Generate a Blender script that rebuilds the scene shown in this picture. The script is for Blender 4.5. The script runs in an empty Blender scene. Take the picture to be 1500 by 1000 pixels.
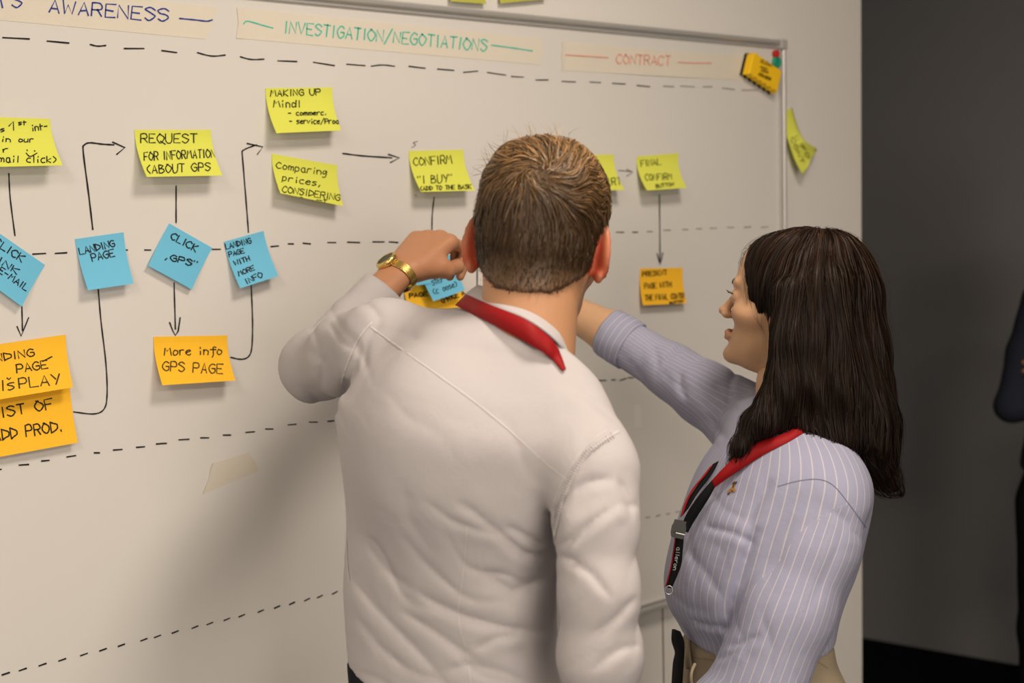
import bpy, math, random
import numpy as np
from mathutils import Matrix, Vector
from mathutils.bvhtree import BVHTree

# ------------------------------------------------------------------ camera, light, exposure
sc = bpy.context.scene
F = 2000.0                              # focal length in pixels of a 1500 x 1000 frame
TH, PI_, RO = math.radians(40.674), math.radians(5.301), math.radians(-1.462)
CAM = np.array([0.0, 0.0, 1.70])
D = 2.0                                 # distance camera - whiteboard surface


def _rz(a): c, s = math.cos(a), math.sin(a); return np.array([[c, -s, 0], [s, c, 0], [0, 0, 1.]])
def _rx(a): c, s = math.cos(a), math.sin(a); return np.array([[1., 0, 0], [0, c, -s], [0, s, c]])


RM = _rz(-TH) @ _rx(math.pi / 2 - PI_) @ _rz(RO)
cd = bpy.data.cameras.new('camera'); cam = bpy.data.objects.new('camera', cd)
sc.collection.objects.link(cam)
cam.matrix_world = Matrix.Translation(Vector(CAM)) @ Matrix(RM.tolist()).to_4x4()
cd.sensor_width = 36; cd.lens = 48; cd.clip_start = 0.05
cd.dof.use_dof = True; cd.dof.focus_distance = 1.95; cd.dof.aperture_fstop = 4.0
sc.camera = cam
sc.view_settings.view_transform = 'Standard'; sc.view_settings.look = 'None'
sc.view_settings.gamma = 1; sc.view_settings.use_curve_mapping = False
sc.view_settings.exposure = 0.22

w = bpy.data.worlds.new('world'); sc.world = w; w.use_nodes = True
w.node_tree.nodes['Background'].inputs[0].default_value = (1, 0.84, 0.68, 1)
w.node_tree.nodes['Background'].inputs[1].default_value = 0.12


def area(name, loc, sx, sy, power, col=(1, 0.855, 0.705), rot=(0, 0, 0)):
    l = bpy.data.lights.new(name, 'AREA'); l.shape = 'RECTANGLE'; l.size = sx; l.size_y = sy
    l.energy = power; l.color = col
    o = bpy.data.objects.new(name, l); o.location = loc; o.rotation_euler = rot
    sc.collection.objects.link(o); return o


# ceiling panels of the room (all above the frame, under the ceiling)
area('ceiling_lamp', (1.35, 0.62, 2.93), 0.5, 0.5, 23)
area('ceiling_lamp', (-0.9, 0.35, 2.93), 0.6, 0.6, 20)
area('ceiling_lamp', (0.35, -1.5, 2.93), 1.2, 0.6, 44)
area('ceiling_lamp', (-1.6, -1.3, 2.93), 0.6, 0.6, 24)

# fill lamp added behind the camera for more frontal light
area('fill_light', (-0.6, -3.4, 1.6), 2.6, 1.5, 62, (1, 0.875, 0.74), (math.radians(90), 0, 0))

# ------------------------------------------------------------------ basic helpers
rng = np.random.default_rng(7); random.seed(7)
COL = sc.collection


def S(r, g, b):
    def f(c):
        c /= 255.0
        return c / 12.92 if c < .04045 else ((c + .055) / 1.055) ** 2.4
    return (f(r), f(g), f(b), 1)


def ray(px, py): return RM @ np.array([(px - 750) / F, -(py - 500) / F, -1.0])
def at(px, py, Z): return CAM + ray(px, py) * Z


def onb(px, py, off=0.0):
    d = ray(px, py); t = (D - off - CAM[1]) / d[1]
    return CAM + d * t


def project(P):
    v = (P - CAM) @ RM
    z = np.maximum(-v[:, 2], 0.05)
    return 750 + F * v[:, 0] / z, 500 - F * v[:, 1] / z


VD = np.array([math.sin(TH), math.cos(TH), 0.0])       # horizontal view direction
CR = np.array([math.cos(TH), -math.sin(TH), 0.0])      # horizontal camera right
UP = np.array([0, 0, 1.0])
def nrm(v): v = np.asarray(v, float); return v / np.linalg.norm(v)


def material(name, col, rough=.6, spec=.3, bump=0, bscale=80, var=0, vscale=3, metal=0, sss=0, col2=None, sheen=0, cloth=0):
    m = bpy.data.materials.new(name); m.use_nodes = True
    nt = m.node_tree; b = nt.nodes['Principled BSDF']
    b.inputs['Base Color'].default_value = col
    b.inputs['Roughness'].default_value = rough; b.inputs['Specular IOR Level'].default_value = spec
    b.inputs['Metallic'].default_value = metal
    if sheen: b.inputs['Sheen Weight'].default_value = sheen
    if sss:
        b.inputs['Subsurface Weight'].default_value = sss; b.inputs['Subsurface Radius'].default_value = (.012, .005, .003)
        b.inputs['Subsurface Scale'].default_value = 1.0
    tc = nt.nodes.new('ShaderNodeTexCoord')
    if var or col2:
        n = nt.nodes.new('ShaderNodeTexNoise'); n.inputs['Scale'].default_value = vscale; n.inputs['Detail'].default_value = 4
        nt.links.new(tc.outputs['Object'], n.inputs['Vector'])
        mx = nt.nodes.new('ShaderNodeMix'); mx.data_type = 'RGBA'
        c2 = col2 or tuple(max(0, c * (1 - var)) for c in col[:3]) + (1,)
        mx.inputs[6].default_value = col; mx.inputs[7].default_value = c2
        nt.links.new(n.outputs['Fac'], mx.inputs[0]); nt.links.new(mx.outputs[2], b.inputs['Base Color'])
    if bump:
        n2 = nt.nodes.new('ShaderNodeTexNoise'); n2.inputs['Scale'].default_value = bscale; n2.inputs['Detail'].default_value = 3
        nt.links.new(tc.outputs['Object'], n2.inputs['Vector'])
        bp = nt.nodes.new('ShaderNodeBump'); bp.inputs['Strength'].default_value = bump; bp.inputs['Distance'].default_value = .002
        nt.links.new(n2.outputs['Fac'], bp.inputs['Height']); nt.links.new(bp.outputs[0], b.inputs['Normal'])
    if cloth:                                            # soft large creases under the fine weave
        n3 = nt.nodes.new('ShaderNodeTexNoise'); n3.inputs['Scale'].default_value = 15; n3.inputs['Detail'].default_value = 2.5; n3.inputs['Distortion'].default_value = 1.6
        nt.links.new(tc.outputs['Object'], n3.inputs['Vector'])
        b3 = nt.nodes.new('ShaderNodeBump'); b3.inputs['Strength'].default_value = cloth; b3.inputs['Distance'].default_value = .012
        nt.links.new(n3.outputs['Fac'], b3.inputs['Height']); nt.links.new(b3.outputs[0], bp.inputs['Normal'])
    return m


def mixattr(m, attr, colB, ramp=None):
    """mix the base colour of m towards colB by a float attribute"""
    nt = m.node_tree; b = nt.nodes['Principled BSDF']
    a = nt.nodes.new('ShaderNodeAttribute'); a.attribute_name = attr
    mx = nt.nodes.new('ShaderNodeMix'); mx.data_type = 'RGBA'
    mx.inputs[7].default_value = colB
    if b.inputs['Base Color'].is_linked:
        nt.links.new(b.inputs['Base Color'].links[0].from_socket, mx.inputs[6])
    else: mx.inputs[6].default_value = b.inputs['Base Color'].default_value
    nt.links.new(a.outputs['Fac'], mx.inputs[0]); nt.links.new(mx.outputs[2], b.inputs['Base Color'])
    return m


def mesh_obj(name, V, Fc, mat, parent=None, smooth=True, attrs=None):
    me = bpy.data.meshes.new(name)
    V = np.asarray(V, float)
    if isinstance(Fc, np.ndarray):
        n, k = Fc.shape
        me.vertices.add(len(V)); me.vertices.foreach_set('co', V.astype(np.float32).ravel())
        me.loops.add(n * k); me.loops.foreach_set('vertex_index', Fc.astype(np.int32).ravel())
        me.polygons.add(n); me.polygons.foreach_set('loop_start', np.arange(0, n * k, k, dtype=np.int32))
        me.update(calc_edges=True); me.validate()
    else:
        me.from_pydata([tuple(v) for v in V], [], [tuple(f) for f in Fc]); me.update()
    if smooth: me.polygons.foreach_set('use_smooth', np.ones(len(me.polygons), bool))
    for k, v in (attrs or {}).items():
        a = me.attributes.new(k, 'FLOAT', 'POINT'); a.data.foreach_set('value', np.asarray(v, np.float32))
    if mat: me.materials.append(mat)
    o = bpy.data.objects.new(name, me); COL.objects.link(o)
    if parent is not None:
        o.parent = parent
        o.matrix_parent_inverse = Matrix.Translation(-Vector(parent.location))
    return o


def empty(name, loc):
    o = bpy.data.objects.new(name, None); o.location = tuple(loc); o.empty_display_size = .05
    COL.objects.link(o); return o


def tag(o, label=None, cat=None, group=None, kind=None):
    if label: o['label'] = label
    if cat: o['category'] = cat
    if group: o['group'] = group
    if kind: o['kind'] = kind
    return o


class MB:
    def __init__(s): s.V = []; s.F = []
    def add(s, V, Fc):
        n = len(s.V); s.V += [tuple(v) for v in V]; s.F += [tuple(i + n for i in f) for f in Fc]; return s
    def box(s, lo, hi):
        x0, y0, z0 = lo; x1, y1, z1 = hi
        return s.add([(x0, y0, z0), (x1, y0, z0), (x1, y1, z0), (x0, y1, z0), (x0, y0, z1), (x1, y0, z1), (x1, y1, z1), (x0, y1, z1)],
                     [(0, 3, 2, 1), (4, 5, 6, 7), (0, 1, 5, 4), (1, 2, 6, 5), (2, 3, 7, 6), (3, 0, 4, 7)])
    def lathe(s, prof, c, ax, n=32):
        ax = nrm(ax); a = nrm(np.cross(ax, UP if abs(ax[2]) < .9 else [1, 0, 0])); b = np.cross(ax, a); c = np.asarray(c, float)
        V = [c + ax * h + (a * math.cos(2 * math.pi * i / n) + b * math.sin(2 * math.pi * i / n)) * r for r, h in prof for i in range(n)]
        Fc = [(k * n + i, k * n + (i + 1) % n, (k + 1) * n + (i + 1) % n, (k + 1) * n + i) for k in range(len(prof) - 1) for i in range(n)]
        return s.add(V, Fc)
    def tube(s, pts, r, n=8, closed=False):
        pts = [np.asarray(p, float) for p in pts]; m = len(pts); rr = r if hasattr(r, '__len__') else [r] * m
        V = []; a = None
        for i, p in enumerate(pts):
            t = nrm(pts[(i + 1) % m] - pts[i - 1]) if closed else nrm(pts[min(i + 1, m - 1)] - pts[max(i - 1, 0)])
            if a is None: a = nrm(np.cross(t, UP if abs(t[2]) < .9 else [1, 0, 0]))
            a = nrm(a - t * (a @ t)); b = np.cross(t, a)
            V += [p + (a * math.cos(2 * math.pi * k / n) + b * math.sin(2 * math.pi * k / n)) * rr[i] for k in range(n)]
        mm = m if closed else m - 1
        Fc = [(i * n + k, i * n + (k + 1) % n, ((i + 1) % m) * n + (k + 1) % n, ((i + 1) % m) * n + k) for i in range(mm) for k in range(n)]
        if not closed: Fc += [tuple(range(n))[::-1], tuple((m - 1) * n + k for k in range(n))]
        return s.add(V, Fc)
    def build(s, name, mat, parent=None, smooth=False, bevel=0):
        o = mesh_obj(name, s.V, s.F, mat, parent, smooth)
        if bevel:
            b = o.modifiers.new('bevel', 'BEVEL'); b.width = bevel; b.segments = 3; b.limit_method = 'ANGLE'
        return o


def crom(P, n, closed=False):
    """Catmull-Rom resample, n points per segment"""
    P = np.asarray(P, float); m = len(P); out = []
    if m < 3 and not closed:
        return np.array([P[0] + (P[-1] - P[0]) * t for t in np.linspace(0, 1, n + 1)])
    segs = m if closed else m - 1
    for i in range(segs):
        if closed: p0, p1, p2, p3 = P[i - 1], P[i], P[(i + 1) % m], P[(i + 2) % m]
        else: p0, p1, p2, p3 = P[max(i - 1, 0)], P[i], P[i + 1], P[min(i + 2, m - 1)]
        for t in np.linspace(0, 1, n, endpoint=False):
            out.append(.5 * ((2 * p1) + (-p0 + p2) * t + (2 * p0 - 5 * p1 + 4 * p2 - p3) * t * t + (-p0 + 3 * p1 - 3 * p2 + p3) * t ** 3))
    if not closed: out.append(P[-1])
    return np.array(out)


# ------------------------------------------------------------------ signed fields and surface nets
def _dot(a, b): return a[:, 0] * b[0] + a[:, 1] * b[1] + a[:, 2] * b[2]


def smin(a, b, k):
    h = np.clip(.5 + .5 * (b - a) / k, 0, 1)
    return b * (1 - h) + a * h - k * h * (1 - h)


def smax(a, b, k): return -smin(-a, -b, k)


def cone(P, a, b, ra, rb, flat=None, fs=1.0):
    a = np.asarray(a, float); b = np.asarray(b, float); q = P - a.astype(P.dtype); ab = b - a
    if flat is not None:
        fl = nrm(flat); q = q + np.outer(_dot(q, fl) * (fs - 1), fl).astype(P.dtype)
        ab = ab + fl * (ab @ fl) * (fs - 1)
    t = np.clip(_dot(q, ab) / max(ab @ ab, 1e-9), 0, 1)
    dx = q[:, 0] - t * ab[0]; dy = q[:, 1] - t * ab[1]; dz = q[:, 2] - t * ab[2]
    return np.sqrt(dx * dx + dy * dy + dz * dz) - (ra + (rb - ra) * t)


def chain(P, pts, rad, k=.01, **kw):
    d = None
    for i in range(len(pts) - 1):
        e = cone(P, pts[i], pts[i + 1], rad[i], rad[i + 1], **kw)
        d = e if d is None else smin(d, e, k)
    return d


def ell(P, c, r, R=None, n=2.0):
    q = P - np.asarray(c, P.dtype)
    if R is not None: q = q @ np.asarray(R, P.dtype)          # columns of R = local axes
    if n == 2: s = np.sqrt((q[:, 0] / r[0]) ** 2 + (q[:, 1] / r[1]) ** 2 + (q[:, 2] / r[2]) ** 2)
    else: s = ((np.abs(q[:, 0]) / r[0]) ** n + (np.abs(q[:, 1]) / r[1]) ** n + (np.abs(q[:, 2]) / r[2]) ** n) ** (1 / n)
    return (s - 1) * min(r)


def make_loft(secs, n=2.2, ends=0.02):
    """secs: list of (center, right, a, b_front, b_back); axis from first to last"""
    C = np.array([s[0] for s in secs]); Rr = np.array([s[1] for s in secs]); W = np.array([[s[2], s[3], s[4]] for s in secs])
    A = nrm(C[-1] - C[0]); O = C[0]
    T = (C - O) @ A
    all_ = np.hstack([T[:, None], C, Rr, W]); all_ = crom(all_, 10)
    all_ = all_[np.argsort(all_[:, 0])]; T = all_[:, 0]

    def f(P):
        t = _dot(P - O.astype(P.dtype), A)
        g = lambda j: np.interp(t, T, all_[:, j]).astype(np.float32)
        q0, q1, q2 = P[:, 0] - g(1), P[:, 1] - g(2), P[:, 2] - g(3)
        r0, r1, r2 = g(4), g(5), g(6)
        l = np.sqrt(r0 * r0 + r1 * r1 + r2 * r2); r0 /= l; r1 /= l; r2 /= l
        # forward = A x right
        f0, f1, f2 = A[1] * r2 - A[2] * r1, A[2] * r0 - A[0] * r2, A[0] * r1 - A[1] * r0
        x = q0 * r0 + q1 * r1 + q2 * r2; y = q0 * f0 + q1 * f1 + q2 * f2
        a = g(7); b = np.where(y > 0, g(8), g(9))
        s = ((np.abs(x) / a) ** n + (np.abs(y) / b) ** n) ** (1 / n)
        d = (s - 1) * np.minimum(a, b)
        f.xy = (x, y, t)
        return smax(smax(d, t - T[-1], ends), T[0] - t, ends)
    f.T = T; f.A = A; f.O = O
    return f


def sec_px(pl, pr, Z, ratio, right, phi, hip=False):
    """section of a loft from its left and right silhouette points in the photograph"""
    pl = np.array(pl, float); pr = np.array(pr, float); m = (pl + pr) / 2
    hw = np.linalg.norm(pr - pl) / 2 * Z / F
    a = hw / math.sqrt(math.cos(phi) ** 2 + (ratio * math.sin(phi)) ** 2)
    return (at(m[0], m[1], Z), right, a, a * ratio, a * ratio)


def nets(f, lo, hi, h):
    """surface nets on a block-sparse grid -> verts, quads"""
    lo = np.asarray(lo, float); hi = np.asarray(hi, float)
    B = 8
    nb = np.ceil((hi - lo) / h / B).astype(int) + 1
    n = nb * B
    bc = np.stack(np.meshgrid(*[lo[i] + (np.arange(nb[i]) * B + (B - 1) / 2) * h for i in range(3)], indexing='ij'), -1).reshape(-1, 3).astype(np.float32)
    v = f(bc)
    act = np.abs(v) < B * h * .87 * 1.25 + h
    vals = np.repeat(np.repeat(np.repeat(v.reshape(nb), B, 0), B, 1), B, 2).astype(np.float32)
    am = np.repeat(np.repeat(np.repeat(act.reshape(nb), B, 0), B, 1), B, 2)
    idx = np.argwhere(am)
    out = np.empty(len(idx), np.float32)
    for s in range(0, len(idx), 400000):
        out[s:s + 400000] = f((lo + idx[s:s + 400000] * h).astype(np.float32))
    vals[am] = out
    ins = vals < 0
    nx, ny, nz = n
    cnt = np.zeros((nx - 1, ny - 1, nz - 1), np.float32); acc = np.zeros((nx - 1, ny - 1, nz - 1, 3), np.float32)
    corners = [(i, j, k) for i in (0, 1) for j in (0, 1) for k in (0, 1)]
    mixed = np.zeros((nx - 1, ny - 1, nz - 1), np.int8)
    for i, j, k in corners: mixed += ins[i:nx - 1 + i, j:ny - 1 + j, k:nz - 1 + k]
    cells = np.argwhere((mixed > 0) & (mixed < 8))
    if len(cells) == 0: return np.zeros((0, 3)), np.zeros((0, 4), int)
    cv = {c: vals[cells[:, 0] + c[0], cells[:, 1] + c[1], cells[:, 2] + c[2]] for c in corners}
    ac = np.zeros((len(cells), 3)); cn = np.zeros(len(cells))
    for c in corners:
        for ax in range(3):
            if c[ax] == 0:
                c2 = list(c); c2[ax] = 1; c2 = tuple(c2)
                a, b = cv[c], cv[c2]; m = (a < 0) != (b < 0)
                t = np.where(m, a / np.where(m, a - b, 1), 0)
                p = np.tile(np.array(c, float), (len(cells), 1)); p[:, ax] += t
                ac += p * m[:, None]; cn += m
    V = lo + (cells + ac / cn[:, None]) * h
    vid = -np.ones((nx - 1, ny - 1, nz - 1), np.int32); vid[tuple(cells.T)] = np.arange(len(cells))
    Q = []
    for ax in range(3):
        sl0 = [slice(1, -1)] * 3; sl0[ax] = slice(0, -1)
        sl1 = [slice(1, -1)] * 3; sl1[ax] = slice(1, None)
        A_ = ins[tuple(sl0)]; B_ = ins[tuple(sl1)]
        e = np.argwhere(A_ != B_)
        if len(e) == 0: continue
        inside_first = A_[tuple(e.T)]
        base = e.copy(); o1, o2 = (ax + 1) % 3, (ax + 2) % 3
        base[:, o1] += 1; base[:, o2] += 1
        q = []
        for d1, d2 in ((-1, -1), (0, -1), (0, 0), (-1, 0)):
            c = base.copy(); c[:, o1] += d1; c[:, o2] += d2
            q.append(vid[tuple(c.T)])
        q = np.stack(q, 1)
        q[~inside_first] = q[~inside_first][:, ::-1]
        Q.append(q)
    Q = np.concatenate(Q); Q = Q[(Q >= 0).all(1)]
    # one Newton step towards the surface, then light smoothing
    V = newton(f, V, h * .4)
    V = laplace(V, Q, .35, 2)
    return V, Q


def grad(f, P, e=.0015):
    P = np.asarray(P, np.float32); g = np.empty((len(P), 3), np.float32)
    for i in range(3):
        d = np.zeros(3, np.float32); d[i] = e
        g[:, i] = (f(P + d) - f(P - d)) / (2 * e)
    return g


def newton(f, V, lim):
    g = grad(f, V); v = f(V.astype(np.float32)); g2 = np.maximum((g * g).sum(1), .05)
    st = -(v / g2)[:, None] * g; l = np.linalg.norm(st, axis=1); sc_ = np.minimum(1, lim / np.maximum(l, 1e-9))
    return V + st * sc_[:, None]


def laplace(V, Q, w_, it):
    for _ in range(it):
        acc = np.zeros_like(V); cn = np.zeros(len(V))
        for a, b in ((0, 1), (1, 2), (2, 3), (3, 0)):
            for s, t in ((a, b), (b, a)):
                for k in range(3): acc[:, k] += np.bincount(Q[:, s], V[Q[:, t], k], len(V))
                cn += np.bincount(Q[:, s], minlength=len(V))
        V = V * (1 - w_) + w_ * acc / np.maximum(cn, 1)[:, None]
    return V


def seg_dist(X, Y, pts):
    """signed distance in px to a polyline (negative on its left)"""
    best = np.full(X.shape, 1e9, np.float32); sg = np.ones(X.shape, np.float32)
    tt = np.zeros(X.shape, np.float32); n = len(pts) - 1
    for i in range(n):
        ax_, ay = pts[i]; bx, by = pts[i + 1]; dx, dy = bx - ax_, by - ay
        t = np.clip(((X - ax_) * dx + (Y - ay) * dy) / (dx * dx + dy * dy), 0, 1)
        ex, ey = X - ax_ - t * dx, Y - ay - t * dy; d = np.sqrt(ex * ex + ey * ey)
        m = d < best; best = np.where(m, d, best)
        sg = np.where(m, np.sign(dx * ey - dy * ex), sg); tt = np.where(m, (i + t) / n, tt)
    return best, sg, tt


def folds(P, L):
    """sum of cloth creases; L = list of (points px, width px, depth mm)"""
    X, Y = project(P); s = np.zeros(len(P), np.float32)
    for pts, wd, dep in L:
        xs = [p[0] for p in pts]; ys = [p[1] for p in pts]; mg = wd * 5
        m = (X > min(xs) - mg) & (X < max(xs) + mg) & (Y > min(ys) - mg) & (Y < max(ys) + mg)
        if not m.any(): continue
        d, sg, t = seg_dist(X[m], Y[m], pts)
        fade = np.clip(np.minimum(t, 1 - t) * 5, 0.0, 1) ** .7
        sd = d * sg
        s[m] += dep * .001 * fade * (np.exp(-np.sqrt((sd / (.75 * wd)) ** 2 + .12) * 1.3) * 1.35 - .38 * np.exp(-((sd - 2.1 * wd) / (1.7 * wd)) ** 2) - .12 * np.exp(-((sd + 2.2 * wd) / (2 * wd)) ** 2))
    return s


def creases(P, ang, lam, amp, x0, x1, y0, y1, soft=40, seed=0):
    """a field of roughly parallel sharp creases, faded outside a region (px)"""
    X, Y = project(P); a = math.radians(ang); s = -math.sin(a) * X + math.cos(a) * Y; t = math.cos(a) * X + math.sin(a) * Y
    s = s + 13 * np.sin(t / 61 + seed) + 8 * np.sin(t / 33 + s / 70 + 2 * seed) + 5 * np.sin(t / 19 - s / 25)
    v = (1 - np.abs(np.sin(s / lam + seed))) ** 2.2 - .3
    am = .5 + .5 * np.sin(t / 47 + s / 31 + 3 * seed)
    k = np.clip((X - x0) / soft, 0, 1) * np.clip((x1 - X) / soft, 0, 1) * np.clip((Y - y0) / soft, 0, 1) * np.clip((y1 - Y) / soft, 0, 1)
    return (amp * v * am * k).astype(np.float32)


def wrinkle(P, sc_=18, amp=.0015, seed=0):
    r = np.random.default_rng(seed); s = 0
    for i in range(6):
        k = r.normal(size=3) * sc_ * (.6 + .4 * i); s = s + np.sin(P @ k.astype(np.float32) + r.uniform(0, 6.28) + 1.5 * np.sin(P @ (r.normal(size=3) * sc_ * .7).astype(np.float32))) / (1 + .5 * i)
    return s * amp


def bounds(o_pts, pad):
    o_pts = np.array(o_pts); return o_pts.min(0) - pad, o_pts.max(0) + pad


def bvh_of(*objs):
    V = []; Fc = []
    for o in objs:
        me = o.data; n = len(V)
        V += [tuple(v.co) for v in me.vertices]; Fc += [tuple(i + n for i in p.vertices) for p in me.polygons]
    return BVHTree.FromPolygons(V, Fc)


def hitpx(bvh, px, py, lift=.001, zmax=6):
    d = ray(px, py); l = np.linalg.norm(d)
    loc, nn, i, ds = bvh.ray_cast(Vector(CAM), Vector(d / l), zmax)
    if loc is None: return None, None
    nn = np.array(nn)
    if nn @ d > 0: nn = -nn
    return np.array(loc) + nn * lift, nn


# ------------------------------------------------------------------ handwriting
GL = {
 'A': "00 26 40,12 32", 'B': "00 06,~06 35 24 03,~03 33 41 20 00", 'C': "~45 26 04 02 20 41", 'D': "00 06,~06 25 44 42 21 00",
 'E': "46 06 00 40,03 33", 'F': "46 06 00,03 33", 'G': "~45 26 04 02 20 41 43,43 23", 'H': "06 00,46 40,03 43", 'I': "16 10",
 'K': "06 00,46 03 40", 'L': "06 00 40", 'M': "00 16 23 46 50", 'N': "00 06 40 46", 'O': "~26 04 02 20 42 44 16", 'P': "00 06,~06 36 44 33 03",
 'Q': "~26 04 02 20 42 44 16,21 5a", 'R': "00 06,~06 36 44 33 03,23 40", 'S': "~45 26 05 14 33 42 20 01", 'T': "06 46,26 20",
 'U': "~06 02 10 30 42 46", 'V': "06 20 46", 'W': "06 10 24 40 56", 'Y': "06 23,46 20", 'Š': "~34 14 03 22 31 10 00,07 16 27",
 'a': "~34 14 02 10 30 33,34 30 40", 'c': "~34 14 02 10 30", 'd': "~33 14 02 10 31,36 30", 'e': "~02 33 24 03 01 20 31",
 'f': "~46 26 24 20 1b,04 44", 'g': "~34 14 02 11 33,~34 31 2b 0b", 'i': "13 10,15 16", 'k': "06 00,34 02 30", 'l': "16 10",
 'm': "04 00,~02 14 23 20,~22 34 43 40", 'n': "04 00,~02 14 33 30", 'o': "~14 02 10 31 33 14", 'p': "04 0b,~04 24 32 20 00",
 'r': "04 00,~02 14 34", 's': "~34 14 03 22 31 10 00", 't': "16 10,04 34", 'u': "~04 01 10 31,34 30", 'v': "04 10 34", '1': "03 26 20",
 'z': "04 34 00 30", '3': "~05 26 35 13 32 20 00", '(': "~26 04 02 20", ')': "~06 24 22 00", '.': "10 11", ',': "11 0a", '-': "03 33", '/': "0a 47",
 '"': "05 06,25 26", '!': "16 12,10 11", '\'': "05 06"}
NARROW = {'I': 2, 'i': 2, 'l': 2, '.': 2, ',': 2, '!': 2, '(': 2.4, ')': 2.4, '\'': 1.5, '"': 3, 'M': 5, 'W': 5, '-': 3.5, 'k': 3.5, 't': 3.2, 'r': 3.2,
          'a': 3.8, 'c': 3.3, 'e': 3.3, 'n': 3.3, 'o': 3.3, 's': 3.3, 'u': 3.3, 'p': 3.3, 'v': 3.3, 'g': 3.3, 'd': 3.4, 'f': 3.5, 'm': 4.2, ' ': 3}
YC = {'a': -1, 'b': -2}


def text_strokes(s, p0, p1, hgt, jit=.12, slant=0.0):
    p0 = np.array(p0, float); p1 = np.array(p1, float)
    adv = []; x = 0
    for ch in s:
        adv.append(x); x += NARROW.get(ch, 4) + 1.3
    tot = x - 1.3; bx = (p1 - p0) / tot; up = np.array([bx[1], -bx[0]]); up = up / np.linalg.norm(up) * hgt / 6
    out = []
    for ch, x in zip(s, adv):
        if ch not in GL: continue
        for st in GL[ch].split(','):
            sm = st.startswith('~'); st = st.lstrip('~')
            pts = []
            for q in st.split():
                gx = float(q[0]) + rng.normal() * jit; gy = (YC[q[1]] if q[1] in YC else float(q[1])) + rng.normal() * jit
                pts.append(p0 + bx * (x + gx + slant * gy) + up * gy)
            pts = np.array(pts)
            out.append(crom(pts, 5) if sm and len(pts) > 2 else pts)
    return out


def ribbons(strokes, wpx_, mapf, name, mat, parent, taper=True):
    """flat ink strokes: list of px polylines -> one mesh lying on a surface"""
    V = []; Fc = []; wpx = wpx_ * (.86 if name == 'handwriting' else 1)
    for st in strokes:
        st = np.asarray(st, float)
        # resample so that it follows the surface
        dense = [st[0]]
        for a, b in zip(st[:-1], st[1:]):
            k = max(1, int(np.linalg.norm(b - a) / 14))
            dense += [a + (b - a) * (j + 1) / k for j in range(k)]
        st = np.array(dense); m = len(st)
        t = np.gradient(st, axis=0); t /= np.maximum(np.linalg.norm(t, axis=1), 1e-6)[:, None]
        nn = np.stack([-t[:, 1], t[:, 0]], 1)
        ww = np.full(m, wpx / 2) * (1 + .15 * np.sin(np.arange(m) * 1.7 + rng.uniform(0, 6)))
        L = []; ok = True
        for i in range(m):
            for sgn in (-1, 1):
                q = mapf(*(st[i] + nn[i] * ww[i] * sgn + t[i] * (wpx * .3 if i == m - 1 else (-wpx * .3 if i == 0 else 0))))
                if q is None: ok = False; break
                L.append(q)
            if not ok: break
        if not ok: continue
        n = len(V); V += L
        Fc += [(n + 2 * i, n + 2 * i + 1, n + 2 * i + 3, n + 2 * i + 2) for i in range(m - 1)]
    if not V: return None
    return mesh_obj(name, V, Fc, mat, parent, smooth=False)


BOARD_INK = lambda x, y: onb(x, y, .0009)
# ------------------------------------------------------------------ the setting
M = {}
M['wall'] = material('wall_paint', (.80, .78, .75, 1), .75, .2, bump=.15, bscale=220, var=.04, vscale=1.5)
M['board'] = material('whiteboard_enamel', (.74, .725, .70, 1), .30, .32, var=.03, vscale=1.2)
M['dark_wall'] = material('dark_wall_paint', (.26, .262, .275, 1), .85, .15, bump=.1, bscale=150)
M['floor'] = material('black_carpet', (.006, .006, .008, 1), .95, .05, bump=.6, bscale=400)
M['ceil'] = material('ceiling_paint', (.62, .60, .57, 1), .9, .1)
M['alu'] = material('brushed_aluminium', (.62, .61, .60, 1), .34, .5, metal=.45, bump=.05, bscale=300)
M['alu_dark'] = material('frame_groove', (.20, .195, .19, 1), .5, .3, metal=.5)
M['plastic_grey'] = material('grey_corner_plastic', (.45, .44, .43, 1), .5, .3)
M['joint'] = material('wall_joint', (.12, .11, .10, 1), .8, .1)
M['ink'] = material('black_marker_ink', (.012, .011, .012, 1), .5, .2)
M['ink_faint'] = material('worn_marker_ink', (.25, .23, .22, 1), .6, .2)
M['ink_blue'] = material('blue_marker_ink', (.03, .05, .30, 1), .5, .2)
M['ink_teal'] = material('teal_marker_ink', (.06, .56, .42, 1), .5, .2)
M['ink_red'] = material('pale_red_marker_ink', (.85, .38, .30, 1), .5, .2)
M['tape'] = material('masking_tape', (.77, .72, .62, 1), .65, .2, bump=.25, bscale=120, var=.06, vscale=14)
M['tape_old'] = material('tape_residue', (.72, .67, .58, 1), .6, .2, var=.05, vscale=20)
M['yellow'] = material('lime_yellow_paper', (.76, .80, .12, 1), .75, .15, var=.05, vscale=6)
M['yellow_dark'] = material('olive_yellow_paper', (.50, .50, .10, 1), .75, .15)
M['orange'] = material('orange_yellow_paper', (1.0, .56, .035, 1), .75, .15, var=.04, vscale=6)
M['blue'] = material('sky_blue_paper', (.17, .56, .82, 1), .75, .15, var=.04, vscale=6)
for k in ('yellow', 'orange', 'blue'):
    b = M[k].node_tree.nodes['Principled BSDF']      # thin paper lets some light through
    b.inputs['Subsurface Weight'].default_value = 0.0


def struct(name, mb, mat):
    o = mb.build(name, mat); tag(o, kind='structure'); return o


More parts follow.
